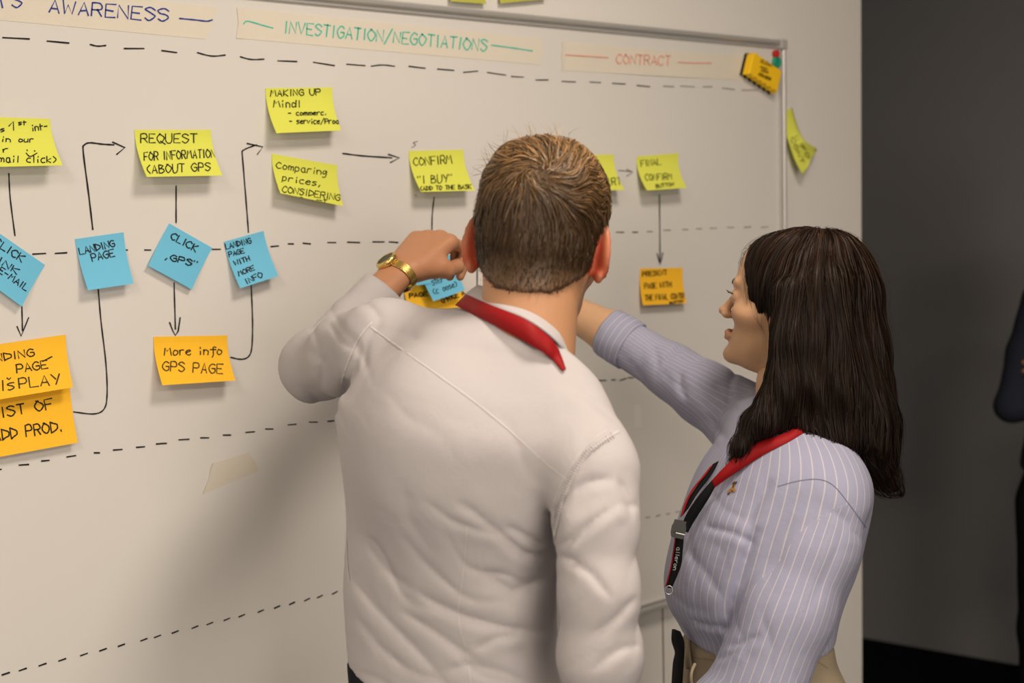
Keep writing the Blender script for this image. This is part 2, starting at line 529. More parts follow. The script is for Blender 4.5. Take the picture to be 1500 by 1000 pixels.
XE = 2.8955
struct('floor', MB().box((-3.6, -3.5, -.05), (5.95, 5.5, 0)), M['floor'])
struct('ceiling', MB().box((-3.6, -3.5, 3.0), (5.95, 5.5, 3.05)), M['ceil'])
struct('wall_front', MB().box((-3.6, 2.02, 0), (XE, 2.15, 3.0)), M['wall'])
struct('wall_left', MB().box((-3.7, -3.5, 0), (-3.6, 5.5, 3.0)), M['wall'])
struct('wall_back', MB().box((-3.6, -3.6, 0), (5.95, -3.5, 3.0)), M['wall'])
# dark wall of the passage behind, slightly off square
mb = MB(); x0, x1 = 4.467 - (5.5 - 3.0876) * -.2117 * -1, 4.467 + (3.0876 + 3.5) * .2117
mb.add([(3.956, 5.5, 0), (5.86, -3.5, 0), (5.96, -3.5, 0), (4.056, 5.5, 0), (3.956, 5.5, 3), (5.86, -3.5, 3), (5.96, -3.5, 3), (4.056, 5.5, 3)],
       [(0, 3, 2, 1), (4, 5, 6, 7), (0, 1, 5, 4), (1, 2, 6, 5), (2, 3, 7, 6), (3, 0, 4, 7)])
struct('wall_right', mb, M['dark_wall'])
struct('wall_far', MB().box((-3.6, 5.5, 0), (4.2, 5.6, 3.0)), M['dark_wall'])
struct('trim_1', MB().box((2.1505, 2.0188, 0), (2.1535, 2.0205, .83)), M['joint'])

# ------------------------------------------------------------------ whiteboard
wb = empty('whiteboard', (1.3, 2.02, .847))
tag(wb, 'large white magnetic whiteboard in an aluminium frame on the wall, covered with marker lines', 'whiteboard')
XL, XR, ZB, ZT = -.35, 2.562, .843, 2.082
MB().box((XL, 2.0, ZB), (XR - .004, 2.0195, ZT)).build('writing_surface', M['board'], wb)


def rail(name, a, b, inw):
    """aluminium edge profile between a and b; inw = direction to the board's middle"""
    a = np.array(a, float); b = np.array(b, float); t = nrm(b - a); inw = np.array(inw, float); out = np.array([0, -1.0, 0])
    prof = [(0, -.019), (0, .006), (.001, .010), (.004, .0125), (.009, .012), (.0115, .009), (.0125, .0035), (.0145, .0035), (.0155, .0065), (.018, .0065), (.019, .0045), (.019, .0006), (.012, .0006)]
    V = [p + inw * q[0] + out * q[1] for p in (a, b) for q in prof]; n = len(prof)
    Fc = [(i, i + 1, n + i + 1, n + i) for i in range(n - 1)]
    return mesh_obj(name, V, Fc, M['alu'], wb, False)


rail('frame_rail', (XL, 2.0, ZT), (XR, 2.0, ZT), (0, 0, -1))
rail('frame_rail', (XL, 2.0, ZB), (XR, 2.0, ZB), (0, 0, 1))
rail('frame_rail', (XR, 2.0, ZB), (XR, 2.0, ZT), (-1, 0, 0))
rail('frame_rail', (XL, 2.0, ZB), (XL, 2.0, ZT), (1, 0, 0))
for cx in (XL, XR):
    for cz in (ZB, ZT):
        sx = 1 if cx == XL else -1; sz = 1 if cz == ZB else -1
        xs = sorted((cx - sx * .0015, cx + sx * .022)); zs = sorted((cz - sz * .0015, cz + sz * .022))
        MB().box((xs[0], 1.9855, zs[0]), (xs[1], 2.019, zs[1])).build('frame_corner', M['plastic_grey'], wb, bevel=.004)
# pen rail under the board
DASH = [(4, 55, 43, 57), (69, 60, 101, 63), (132, 65, 143, 67.5, 155, 66.5), (182, 71, 211, 71), (237, 74, 259, 77), (289, 77, 310, 82, 330, 80.6),
        (352, 83, 368, 87, 387, 86.5), (407, 89, 435, 90), (459, 91, 490, 96), (508, 94, 535, 96), (544, 97, 560, 95, 578, 97), (599, 97, 623, 100),
        (641, 101, 665, 103), (679, 106, 700, 104), (714, 106, 741, 110), (749, 112, 767, 113), (785, 117, 803, 117), (823, 119, 843, 120),
        (864, 120, 880, 121), (897, 122, 916, 123), (933, 125, 952, 127), (972, 126, 987, 127), (997, 126, 1017, 127), (1030, 127, 1043, 127),
        (1058, 129, 1076, 131), (1087, 132, 1110, 132),
        (48, 372, 67, 371), (81, 371, 98, 370), (184, 366, 187, 366), (212, 366, 221, 366), (311, 365, 323, 365), (397, 361, 408, 360), (422, 357, 430, 357),
        (444, 356, 455, 357), (480, 355, 492, 355), (509, 354.5, 527, 355), (546, 354, 563, 354), (570, 354, 583, 355), (903, 340, 914, 340),
        (927, 340, 934, 340), (948, 339, 956, 339), (972, 337, 982, 337), (1000, 336, 1008, 336), (1020, 335, 1028, 335), (1040, 334, 1050, 334),
        (1065, 333, 1075, 333), (1090, 333, 1100, 332), (1115, 333, 1125, 332),
        (-4, 688, 2, 687), (28, 681, 42, 680), (61, 675, 72, 674), (98, 669, 111, 667), (138, 663, 146, 663), (166, 659, 179, 658), (200, 655, 212, 654),
        (229, 650, 244, 649), (262, 644, 277, 643), (294, 641, 306, 641), (327, 637, 338, 637), (360, 633, 373, 632), (389, 628, 400, 628),
        (422, 622, 434, 621), (453, 618, 465, 618), (480, 617, 489, 616), (866, 560, 872, 559), (877, 557, 888, 557), (896, 556, 902, 556),
        (908, 557, 917, 554), (920, 553, 928, 553), (932, 762, 937, 760), (946, 758, 952, 757), (961, 756, 967, 754), (976, 753, 981, 752), (990, 750, 996, 749)]
for i, x in enumerate([3, 28, 57, 86, 118, 146, 173, 206, 226, 252, 281, 303, 328, 350, 378, 402, 424, 446, 465, 487]):
    DASH.append((x, 989 - .245 * x, x + 11 - i * .2, 989 - .245 * (x + 11) - 1))
for i, d in enumerate(DASH):
    pts = np.array(d, float).reshape(-1, 2)
    if len(pts) > 2: pts = crom(pts, 5)
    far = pts[:, 0].mean() / 1150
    ribbons([pts], 2.3 - 1.0 * far, BOARD_INK, 'marker_dash', M['ink'] if pts[0][0] < 940 else M['ink_faint'], wb)


def arrow(shaft, head=None, wd=2.0, mat='ink'):
    for s in shaft[:-1]: ribbons([crom(s, 6)], wd, BOARD_INK, 'drawn_line', M[mat], wb)
    st = [crom(shaft[-1], 6)]
    if head: st.append(np.array(head, float))
    ribbons(st, wd, BOARD_INK, 'drawn_arrow' if head else 'drawn_line', M[mat], wb)


arrow([[(13, 254), (15, 290), (22, 345)], [(32, 447), (33, 484)]], [(25, 478), (31, 492), (42, 465)])
arrow([[(136, 336), (130, 285), (122, 222), (124, 212), (132, 209), (150, 211), (167, 212)]], [(165, 208), (183, 216), (171, 226)], 2.3)
arrow([[(144, 424), (148, 470), (155, 530), (157, 575), (153, 598), (138, 606), (108, 603)]], None, 2.0)
arrow([[(258, 272), (258, 326)], [(255, 414), (257, 482)]], [(248.5, 472), (253, 484), (257, 491), (261, 485), (264, 465)])
arrow([[(364, 340), (361, 300), (354.5, 221)], [(355, 221), (362, 217), (376, 212)]], [(362, 210), (385, 215), (377, 226)], 2.0)
arrow([[(368, 418), (370, 470), (369, 508), (364, 522), (353, 526), (338, 523)]], None, 2.0)
arrow([[(502, 224.5), (530, 228), (574, 231)]], [(569, 226), (585, 231), (572, 238)], 2.2)
arrow([[(636, 289), (633, 320), (633, 372)]], None, 1.8)
arrow([[(699, 385), (699, 440)]], None, 1.7)
arrow([[(906, 249.5), (925, 251)]], [(918, 248), (927, 252), (918, 258)], 1.6, 'ink_faint')
arrow([[(966, 285), (967, 384)]], [(962.5, 371), (965, 380), (967, 388), (969, 380), (971, 370)], 1.6)
ribbons([crom([(612, 207), (605, 209), (609, 212), (603, 216)], 4), [(608, 285), (610, 287)]], 1.2, BOARD_INK, 'drawn_line', M['ink_faint'], wb)
ribbons([[(934, 595), (935, 622)]], 9, lambda x, y: onb(x, y, .0004), 'reflection_streak', material('reflection_streak', (.78, .77, .75, 1), .4, .3), wb)  # pale reflection on the enamel, painted as a lighter streak

# ------------------------------------------------------------------ masking tape strips with writing
def tape(corners, label, lines=(), strokes=(), ink='ink', wd=2.0, mat='tape', lift=.0006, edge=0.0):
    c = [np.array(q, float) for q in corners]        # TL TR BR BL in px
    b = onb(*((c[2] + c[3]) / 2)); t = empty('masking_tape', b)
    tag(t, label, 'tape', 'masking tape strips on the whiteboard')
    nu, nv = 48, 4; V = []
    r2 = np.random.default_rng(int(abs(c[0][0])) + 5)
    jt = r2.normal(size=nv + 1) * 1.2
    for j in range(nv + 1):
        for i in range(nu + 1):
            u, v = i / nu, j / nv
            p = (c[0] * (1 - u) + c[1] * u) * (1 - v) + (c[3] * (1 - u) + c[2] * u) * v
            if i in (0, nu): p = p + np.array([jt[j], 0])
            bul = edge * max(0, math.sin(u * math.pi * 1.6 - 1.2)) * v ** 2
            V.append(onb(p[0], p[1], lift + bul + .0008 * (1 if i == 0 else 0)))
    n = len(V); W = nu + 1
    V2 = [v + np.array([0, lift * .9, 0]) for v in V]
    Fc = [(j * W + i, j * W + i + 1, (j + 1) * W + i + 1, (j + 1) * W + i) for j in range(nv) for i in range(nu)]
    rim = [(i, i + 1) for i in range(nu)] + [(nv * W + i + 1, nv * W + i) for i in range(nu)] + [((j + 1) * W, j * W) for j in range(nv)] + [(j * W + nu, (j + 1) * W + nu) for j in range(nv)]
    Fc += [(a, n + a, n + b_, b_) for a, b_ in rim]
    mesh_obj('tape_strip', V + V2, Fc, M[mat], t, False)
    st = [crom(s, 5) for s in strokes]
    for s, p0, p1, h in lines: st += text_strokes(s, p0, p1, h)
    if st: ribbons(st, wd, lambda x, y: onb(x, y, lift + edge + .0006), 'handwriting', M[ink], t)
    return t


tape([(-230, -45), (317, 10), (303, 57.5), (-230, 8)], 'leftmost masking tape strip, blue handwriting ending in AWARENESS',
     [("M'S", (-14, 10), (32, 11), 18), ('AWARENESS', (72, 18), (246, 32), 19)], [[(263, 27), (285, 29), (303, 31), (311, 29)]], 'ink_blue', 2.6)
tape([(349, 11), (797, 57), (793, 95), (348, 56)], 'middle masking tape strip with teal handwriting INVESTIGATION/NEGOTIATIONS',
     [('INVESTIGATION/NEGOTIATIONS', (416, 48), (713, 75), 17)], [[(357, 35), (363, 31), (385, 37), (400, 41)], [(720, 66), (750, 70), (780, 74.5)]], 'ink_teal', 2.2)
tape([(824, 61), (1096, 84), (1090, 118), (822, 103)], 'right masking tape strip with faint red handwriting CONTRACT',
     [('CONTRACT', (903, 93), (982, 96), 14)], [[(829, 80), (860, 82), (891, 84)], [(993, 91), (1018, 92), (1042, 92)]], 'ink_red', 1.7, edge=.0012)
tape([(312, 678), (366, 662), (379, 690), (296, 724)], 'small blank scrap of old tape low on the whiteboard', mat='tape_old', lift=.0003)

# ------------------------------------------------------------------ sticky notes
def homog(src, dst):
    A = []
    for (x, y), (u, v) in zip(src, dst):
        A.append([x, y, 1, 0, 0, 0, -u * x, -u * y, -u]); A.append([0, 0, 0, x, y, 1, -v * x, -v * y, -v])
    return np.linalg.svd(np.array(A))[2][-1].reshape(3, 3)


def sticky(corners, curl, mat, label, lines=(), strokes=(), wd=1.9, power=1.7, base=0.0, twist=0.0, group='sticky notes', wall=0.0, ink='ink'):
    """corners TL TR BR BL in px; bottom edge stands off the board by curl (m)"""
    c = [np.array(q, float) for q in corners]
    cl, cr = curl - twist, curl + twist
    TLp, TRp = onb(*c[0], base + .0012), onb(*c[1], base + .0012)
    BRp, BLp = onb(*c[2], base + cr), onb(*c[3], base + cl)
    nu, nv = 10, 14

    def P(u, v, lift=0.0):
        flat = .10
        k = max(0, (v - flat) / (1 - flat)); kk = k ** power
        L = TLp * (1 - v) + BLp * v; Rr = TRp * (1 - v) + BRp * v
        p = L * (1 - u) + Rr * u
        off = base + .0012 + ((cl * (1 - u) + cr * u) - .0012) * kk
        off += .0012 * math.sin(u * math.pi) * math.sin(v * 2.6)
        p[1] = D - off - lift
        return p
    V = [P(i / nu, j / nv) for j in range(nv + 1) for i in range(nu + 1)]
    W = nu + 1; n = len(V)
    V2 = [v + np.array([0, .0004, 0]) for v in V]
    Fc = [(j * W + i, j * W + i + 1, (j + 1) * W + i + 1, (j + 1) * W + i) for j in range(nv) for i in range(nu)]
    Fb = [tuple(n + q for q in f[::-1]) for f in Fc]
    rim = [(i, i + 1) for i in range(nu)] + [(nv * W + i + 1, nv * W + i) for i in range(nu)] + [((j + 1) * W, j * W) for j in range(nv)] + [(j * W + nu, (j + 1) * W + nu) for j in range(nv)]
    Fr = [(a, n + a, n + b_, b_) for a, b_ in rim]
    t = empty('sticky_note', (BLp + BRp) / 2); tag(t, label, 'sticky note', group)
    mesh_obj('paper', V + V2, Fc + Fb + Fr, M[mat], t, False)
    # px -> (u, v) through the true projection of the sheet
    us = []; dst = []
    gu = np.linspace(0, 1, 13); gv = np.linspace(0, 1, 13)
    G = np.array([[P(a, b_) for a in gu] for b_ in gv]).reshape(-1, 3)
    X, Y = project(G); UV = np.array([(a, b_) for b_ in gv for a in gu])
    # quadratic fit
    def feats(x, y): x = (np.asarray(x) - c[0][0]) / 60; y = (np.asarray(y) - c[0][1]) / 60; return np.stack([np.ones_like(x), x, y, x * x, x * y, y * y, x ** 3, y ** 3, x * x * y, x * y * y], -1)
    K = np.linalg.lstsq(feats(X, Y), UV, rcond=None)[0]

    def mp(x, y):
        u, v = feats(np.array([x]), np.array([y]))[0] @ K
        if v < -.02 or v > 1.02: return None
        return P(min(max(u, -.01), 1.01), min(max(v, 0), 1), .0007)
    st = [crom(s, 5) for s in strokes]
    for s, p0, p1, h in lines: st += text_strokes(s, p0, p1, h)
    if st: ribbons(st, wd, mp, 'handwriting', M[ink], t)
    return t


sticky([(-44, 170), (73, 174), (92, 242), (-26, 245)], .034, 'yellow', 'lime yellow sticky note at the left edge, ending in mail click) under a smiley',
       [('s', (1, 193), (7, 192), 6), ('1', (13, 191), (27, 190), 13), ('st', (27, 183), (38, 183), 6), ('int-', (47, 192), (70, 189), 9), ('in', (2, 207), (15, 208), 7),
        ('our', (27, 208), (49, 208), 7), ('r', (5, 223), (12, 222), 7), ('mail click)', (-2, 237), (82, 238), 9)],
       [[(38, 224), (44, 229), (54, 224)], [(39, 219.5), (40, 220.5)], [(50, 220.5), (51, 221.5)]], 1.9)
sticky([(197, 190), (309, 190), (326, 257), (215, 259)], .034, 'yellow', 'lime yellow sticky note reading REQUEST FOR INFORMATION (ABOUT GPS',
       [('REQUEST', (206, 209), (288, 209), 13), ('FOR INFORMATION', (211, 235), (315, 230), 12), ('(ABOUT GPS', (216, 254), (308, 250), 12)])
sticky([(389, 129), (487, 128), (500, 191), (405, 195)], .032, 'yellow', 'lime yellow sticky note reading MAKING UP Mind, topmost on the board',
       [('MAKING UP', (396, 141), (469, 139), 9), ('Mind!', (400, 157), (440, 157), 10), ('- commerc.', (422, 169), (478, 168), 6), ('- service/Prod', (424, 181), (496, 181), 7)], wd=1.8)
sticky([(398, 225), (494, 242), (503, 302), (411, 283)], .026, 'yellow', 'slanting lime yellow sticky note reading Comparing prices',
       [('Comparing', (404, 246), (478, 257), 9), ('prices,', (413, 264), (470, 273), 8), ('CONSIDERING', (413, 281), (497, 294), 9), ('INFO  GET', (429, 289), (478, 297), 4)], wd=1.6)
sticky([(599, 221), (679, 219), (696, 279), (617, 281)], .034, 'yellow', 'lime yellow sticky note reading CONFIRM "I BUY", left of the man\'s head',
       [('CONFIRM', (606, 243), (662, 239), 12), ('"I BUY"', (612, 269), (663, 266), 11), ('(ADD TO THE BASK', (616, 279), (690, 276), 6)], wd=1.6)
sticky([(822, 228), (899, 226), (915, 278), (838, 280)], .034, 'yellow', 'lime yellow sticky note mostly hidden behind the man\'s head, its right corner showing',
       [('RT', (896, 271), (910, 270), 10)], wd=1.5)
sticky([(933, 229), (994, 224), (1006, 275), (948, 279)], .036, 'yellow', 'lime yellow sticky note reading FINAL CONFIRM BUTTON',
       [('FINAL', (939, 244), (968, 241), 9), ('CONFIRM', (945, 264), (984, 263), 9), ('BUTTON', (961, 275), (987, 272), 5)], wd=1.3)
sticky([(938, 393), (1000, 392), (1006, 444), (942, 447)], .018, 'orange', 'small orange sticky note reading PRESENT PAGE WITH THE FINAL, right of the man\'s head',
       [('PRESENT', (941, 405), (977, 402), 7), ('PAGE WITH', (944, 423), (983, 420), 8), ('THE FINAL CONTR', (945, 440), (1002, 437), 8), ('BUTTON', (981, 445), (1001, 442), 3)], wd=1.5)
sticky([(225, 493), (333, 491), (345, 557), (238, 564)], .030, 'orange', 'orange sticky note reading More info GPS PAGE',
       [('More info', (240, 520), (325, 519), 11), ('GPS PAGE', (238, 543), (326, 547), 14)], wd=1.9)
sticky([(-22, 583), (102, 565), (114, 648), (-12, 671)], .014, 'orange', 'orange sticky note reading LIST OF ADD PROD., lower of the overlapping pair',
       [('LIST OF', (-12, 614), (78, 598), 15), ('ADD PROD.', (-8, 646), (92, 631), 16)], wd=2.4)
sticky([(-22, 507), (96, 490), (107, 567), (-14, 587)], .022, 'orange', 'orange sticky note reading LANDING PAGE DISPLAY, upper of the overlapping pair',
       [('LANDING', (-32, 534), (50, 521), 11), ('PAGE', (25, 546), (70, 539), 12), ('DIŠPLAY', (-14, 574), (88, 562), 15)], [[(62, 529), (76, 522)]], 2.1, base=.003)
sticky([(-16, 331), (66, 388), (32, 449), (-46, 392)], .012, 'blue', 'tilted sky blue sticky note at the left edge of the photo reading CLICK LINK E-MAIL',
       [('CLICK', (-10, 357), (31, 384), 11), ('LINK', (-16, 376), (24, 402), 9), ('E-MAIL', (-3, 398), (38, 426), 9)], wd=2.1)
sticky([(110, 350), (181, 340), (196, 415), (129, 425)], .020, 'blue', 'sky blue sticky note reading only LANDING PAGE',
       [('LANDING', (117, 373), (168, 361), 10), ('PAGE', (135, 383), (168, 375), 11)], wd=2.0)
sticky([(248, 327), (311, 363), (281, 424), (217, 389)], .010, 'blue', 'diamond-tilted sky blue sticky note reading CLICK GPS',
       [('CLICK', (249, 349), (286, 369), 10), (',GPS"', (242, 379), (289, 392), 9)], wd=2.2)
sticky([(328, 354), (386, 338), (408, 404), (352, 422)], .022, 'blue', 'sky blue sticky note reading LANDING PAGE WITH MORE INFO',
       [('LANDING', (331, 365), (368, 356), 8), ('PAGE', (336, 376), (358, 370), 7), ('WITH', (344, 389), (366, 381), 7), ('MORE', (350, 404), (373, 395), 7), ('INFO', (361, 416), (385, 405), 8)], wd=1.8)
# behind the man's raised hand
sticky([(588, 402), (672, 396), (688, 448), (600, 458)], .012, 'orange', 'orange sticky note half hidden under blue ones behind the man\'s raised arm',
       [('PAGE', (600, 436), (626, 433), 6), ('(PRICE A)', (648, 444), (684, 430), 8)], wd=1.9)
sticky([(604, 372), (648, 366), (652, 412), (610, 418)], .012, 'blue', 'plain blue sticky note mostly hidden behind the man\'s raised hand', base=.014)
sticky([(612, 389), (664, 372), (681, 425), (635, 441)], .014, 'blue', 'sky blue sticky note reading WITH NO STEP (choose), just below the man\'s raised hand',
       [('WITH NO', (621, 408), (660, 393), 6), ('STEP', (634, 418), (650, 411), 7), ('(choose)', (636, 431), (670, 419), 8)], wd=1.3, base=.020)
# on the wall above the board
sticky([(655, -62), (707, -60), (712, 6), (660, 2)], .012, 'yellow_dark', 'olive sticky note on the wall above the whiteboard, left one of two', base=-.02, group='notes above the board')
sticky([(727, -56), (798, -54), (800, -1), (733, 5)], .012, 'yellow_dark', 'olive sticky note on the wall above the whiteboard, right one of two', base=-.02, group='notes above the board')

# twisted note on the wall right of the frame
t = empty('sticky_note', onb(1170, 256, -.02)); tag(t, 'twisted lime yellow sticky note on the bare wall right of the whiteboard frame', 'sticky note')
rows = [((1145, 166), (1160, 157), .001, .001), ((1147, 178), (1164, 172), .003, .005), ((1151, 195), (1169, 188), .012, .014), ((1156, 212), (1177, 204), .018, .034),
        ((1161, 226), (1187, 212), .022, .030), ((1167, 240), (1196, 219), .028, .020), ((1175, 256), (1187, 234), .030, .030)]
L = crom([np.r_[onb(*a, -.02 + oa), onb(*b, -.02 + ob)] for a, b, oa, ob in rows], 4)
V = []; nu = 6
for r_ in L:
    for i in range(nu + 1):
        u = i / nu; V.append(r_[:3] * (1 - u) + r_[3:] * u + np.array([0, -.004 * math.sin(u * math.pi), 0]))
W = nu + 1; Fc = [(j * W + i, j * W + i + 1, (j + 1) * W + i + 1, (j + 1) * W + i) for j in range(len(L) - 1) for i in range(nu)]
pp = mesh_obj('paper', V, Fc, M['yellow'], t); md = pp.modifiers.new('s', 'SOLIDIFY'); md.thickness = .0005
bv = bvh_of(pp)
ribbons([s for a in [('CONT', (1158, 203), (1173, 240), 5), ('INFO', (1163, 199), (1182, 232), 5)] for s in text_strokes(*a)], 1.2,
        lambda x, y: hitpx(bv, x, y, .001)[0], 'handwriting', M['ink'], t)

# ------------------------------------------------------------------ eraser and magnets
er = empty('board_eraser', onb(1110, 128)); tag(er, 'yellow magnetic board eraser with black felt in the top right corner of the whiteboard', 'eraser')
M['eraser'] = material('yellow_foam', (1.0, .62, .015, 1), .6, .3); M['felt'] = material('black_felt', (.012, .012, .012, 1), .95, .1)
c0 = onb(1108, 108, 0); a = math.radians(-21); ex = np.array([math.cos(a), 0, math.sin(a)]); ez = np.array([-math.sin(a), 0, math.cos(a)]); ey = np.array([0, -1.0, 0])


def slab(name, w_, h_, y0, y1, mat, waves, r=.006, top=.0):
    pts = []
    n = 60
    for i in range(n + 1):                           # bottom edge, scalloped, left to right
        u = i / n; pts.append((-w_ / 2 + w_ * u, -h_ / 2 + (.0035 * abs(math.sin(u * math.pi * waves)) if waves else 0)))
    for i in range(7): q = i / 6 * math.pi / 2; pts.append((w_ / 2 - r + r * math.cos(q), h_ / 2 - r + r * math.sin(q)))
    for i in range(7): q = math.pi / 2 + i / 6 * math.pi / 2; pts.append((-w_ / 2 + r + r * math.cos(q), h_ / 2 - r + r * math.sin(q)))
    m = len(pts); V = []
    lv = [(y0, 1.0), (y1 - .003, 1.0), (y1 - .0008, .985), (y1, .955)] if y1 - y0 > .008 else [(y0, 1.0), (y1, 1.0)]
    for yy, s in lv: V += [c0 + ex * p[0] * s + ez * p[1] * s + ey * yy for p in pts]
    Fc = [(k * m + i, k * m + (i + 1) % m, (k + 1) * m + (i + 1) % m, (k + 1) * m + i) for k in range(len(lv) - 1) for i in range(m)]
    Fc += [tuple(range(m))[::-1], tuple((len(lv) - 1) * m + i for i in range(m))]
    return mesh_obj(name, V, Fc, mat, er, False)


slab('felt_pad', .108, .055, .0008, .008, M['felt'], 6)
bod = slab('foam_body', .106, .053, .0082, .027, M['eraser'], 6)
me_ = lambda x, y: onb(x, y, .0276)
st = text_strokes('CLEAN', (1114, 91), (1130, 98), 4.5, .05) + text_strokes('ncsl', (1114, 99), (1124, 103), 3, .05) + text_strokes('nola', (1115, 104), (1125, 107), 2.5, .05) + text_strokes('ERASER', (1111, 110), (1128, 118), 4, .05)
ribbons([s for s in st], 1.1, me_, 'printed_text', M['ink'], er)

for nm, (px, py), r, h, col, lab in (('magnet', (1134, 79), .0085, .011, (.55, .02, .02, 1), 'small red round magnet in the top right corner of the whiteboard'),
                                     ('magnet', (1136, 91), .0135, .008, (.01, .33, .20, 1), 'green round magnet just below the red one, beside the yellow eraser')):
    t = empty(nm, onb(px, py)); tag(t, lab, 'magnet')
    b_ = 1.0
    c = onb(px, py, .0005 if nm != 'x' else 0)
    mm = material('magnet_plastic', col, .35, .4)
    MB().lathe([(0, 0), (r * .93, 0), (r, h * .2), (r, h * .7), (r * .9, h * .92), (r * .78, h)], c, (0, -1, 0)).build('magnet_base', mm, t, True)
    MB().lathe([(r * .78, h), (r * .72, h * 1.04), (r * .7, h * .93), (r * .3, h * .9), (0, h * .9)], c, (0, -1, 0)).build('magnet_cap', mm, t, True)
# ------------------------------------------------------------------ people: shared builders
def frame(fwd, up):
    u = nrm(up); r = nrm(np.cross(fwd, u)); f_ = np.cross(u, r)
    return np.stack([r, f_, u], 1)                   # columns: right, forward, up


def local(f, O, R, s=1.0):
    O32 = np.asarray(O, np.float32); R32 = np.asarray(R, np.float32)
    return lambda P: f(((P - O32) @ R32 / s).astype(np.float32)) * s


def mirror_x(P): Q = P.copy(); Q[:, 0] = np.abs(Q[:, 0]); return Q


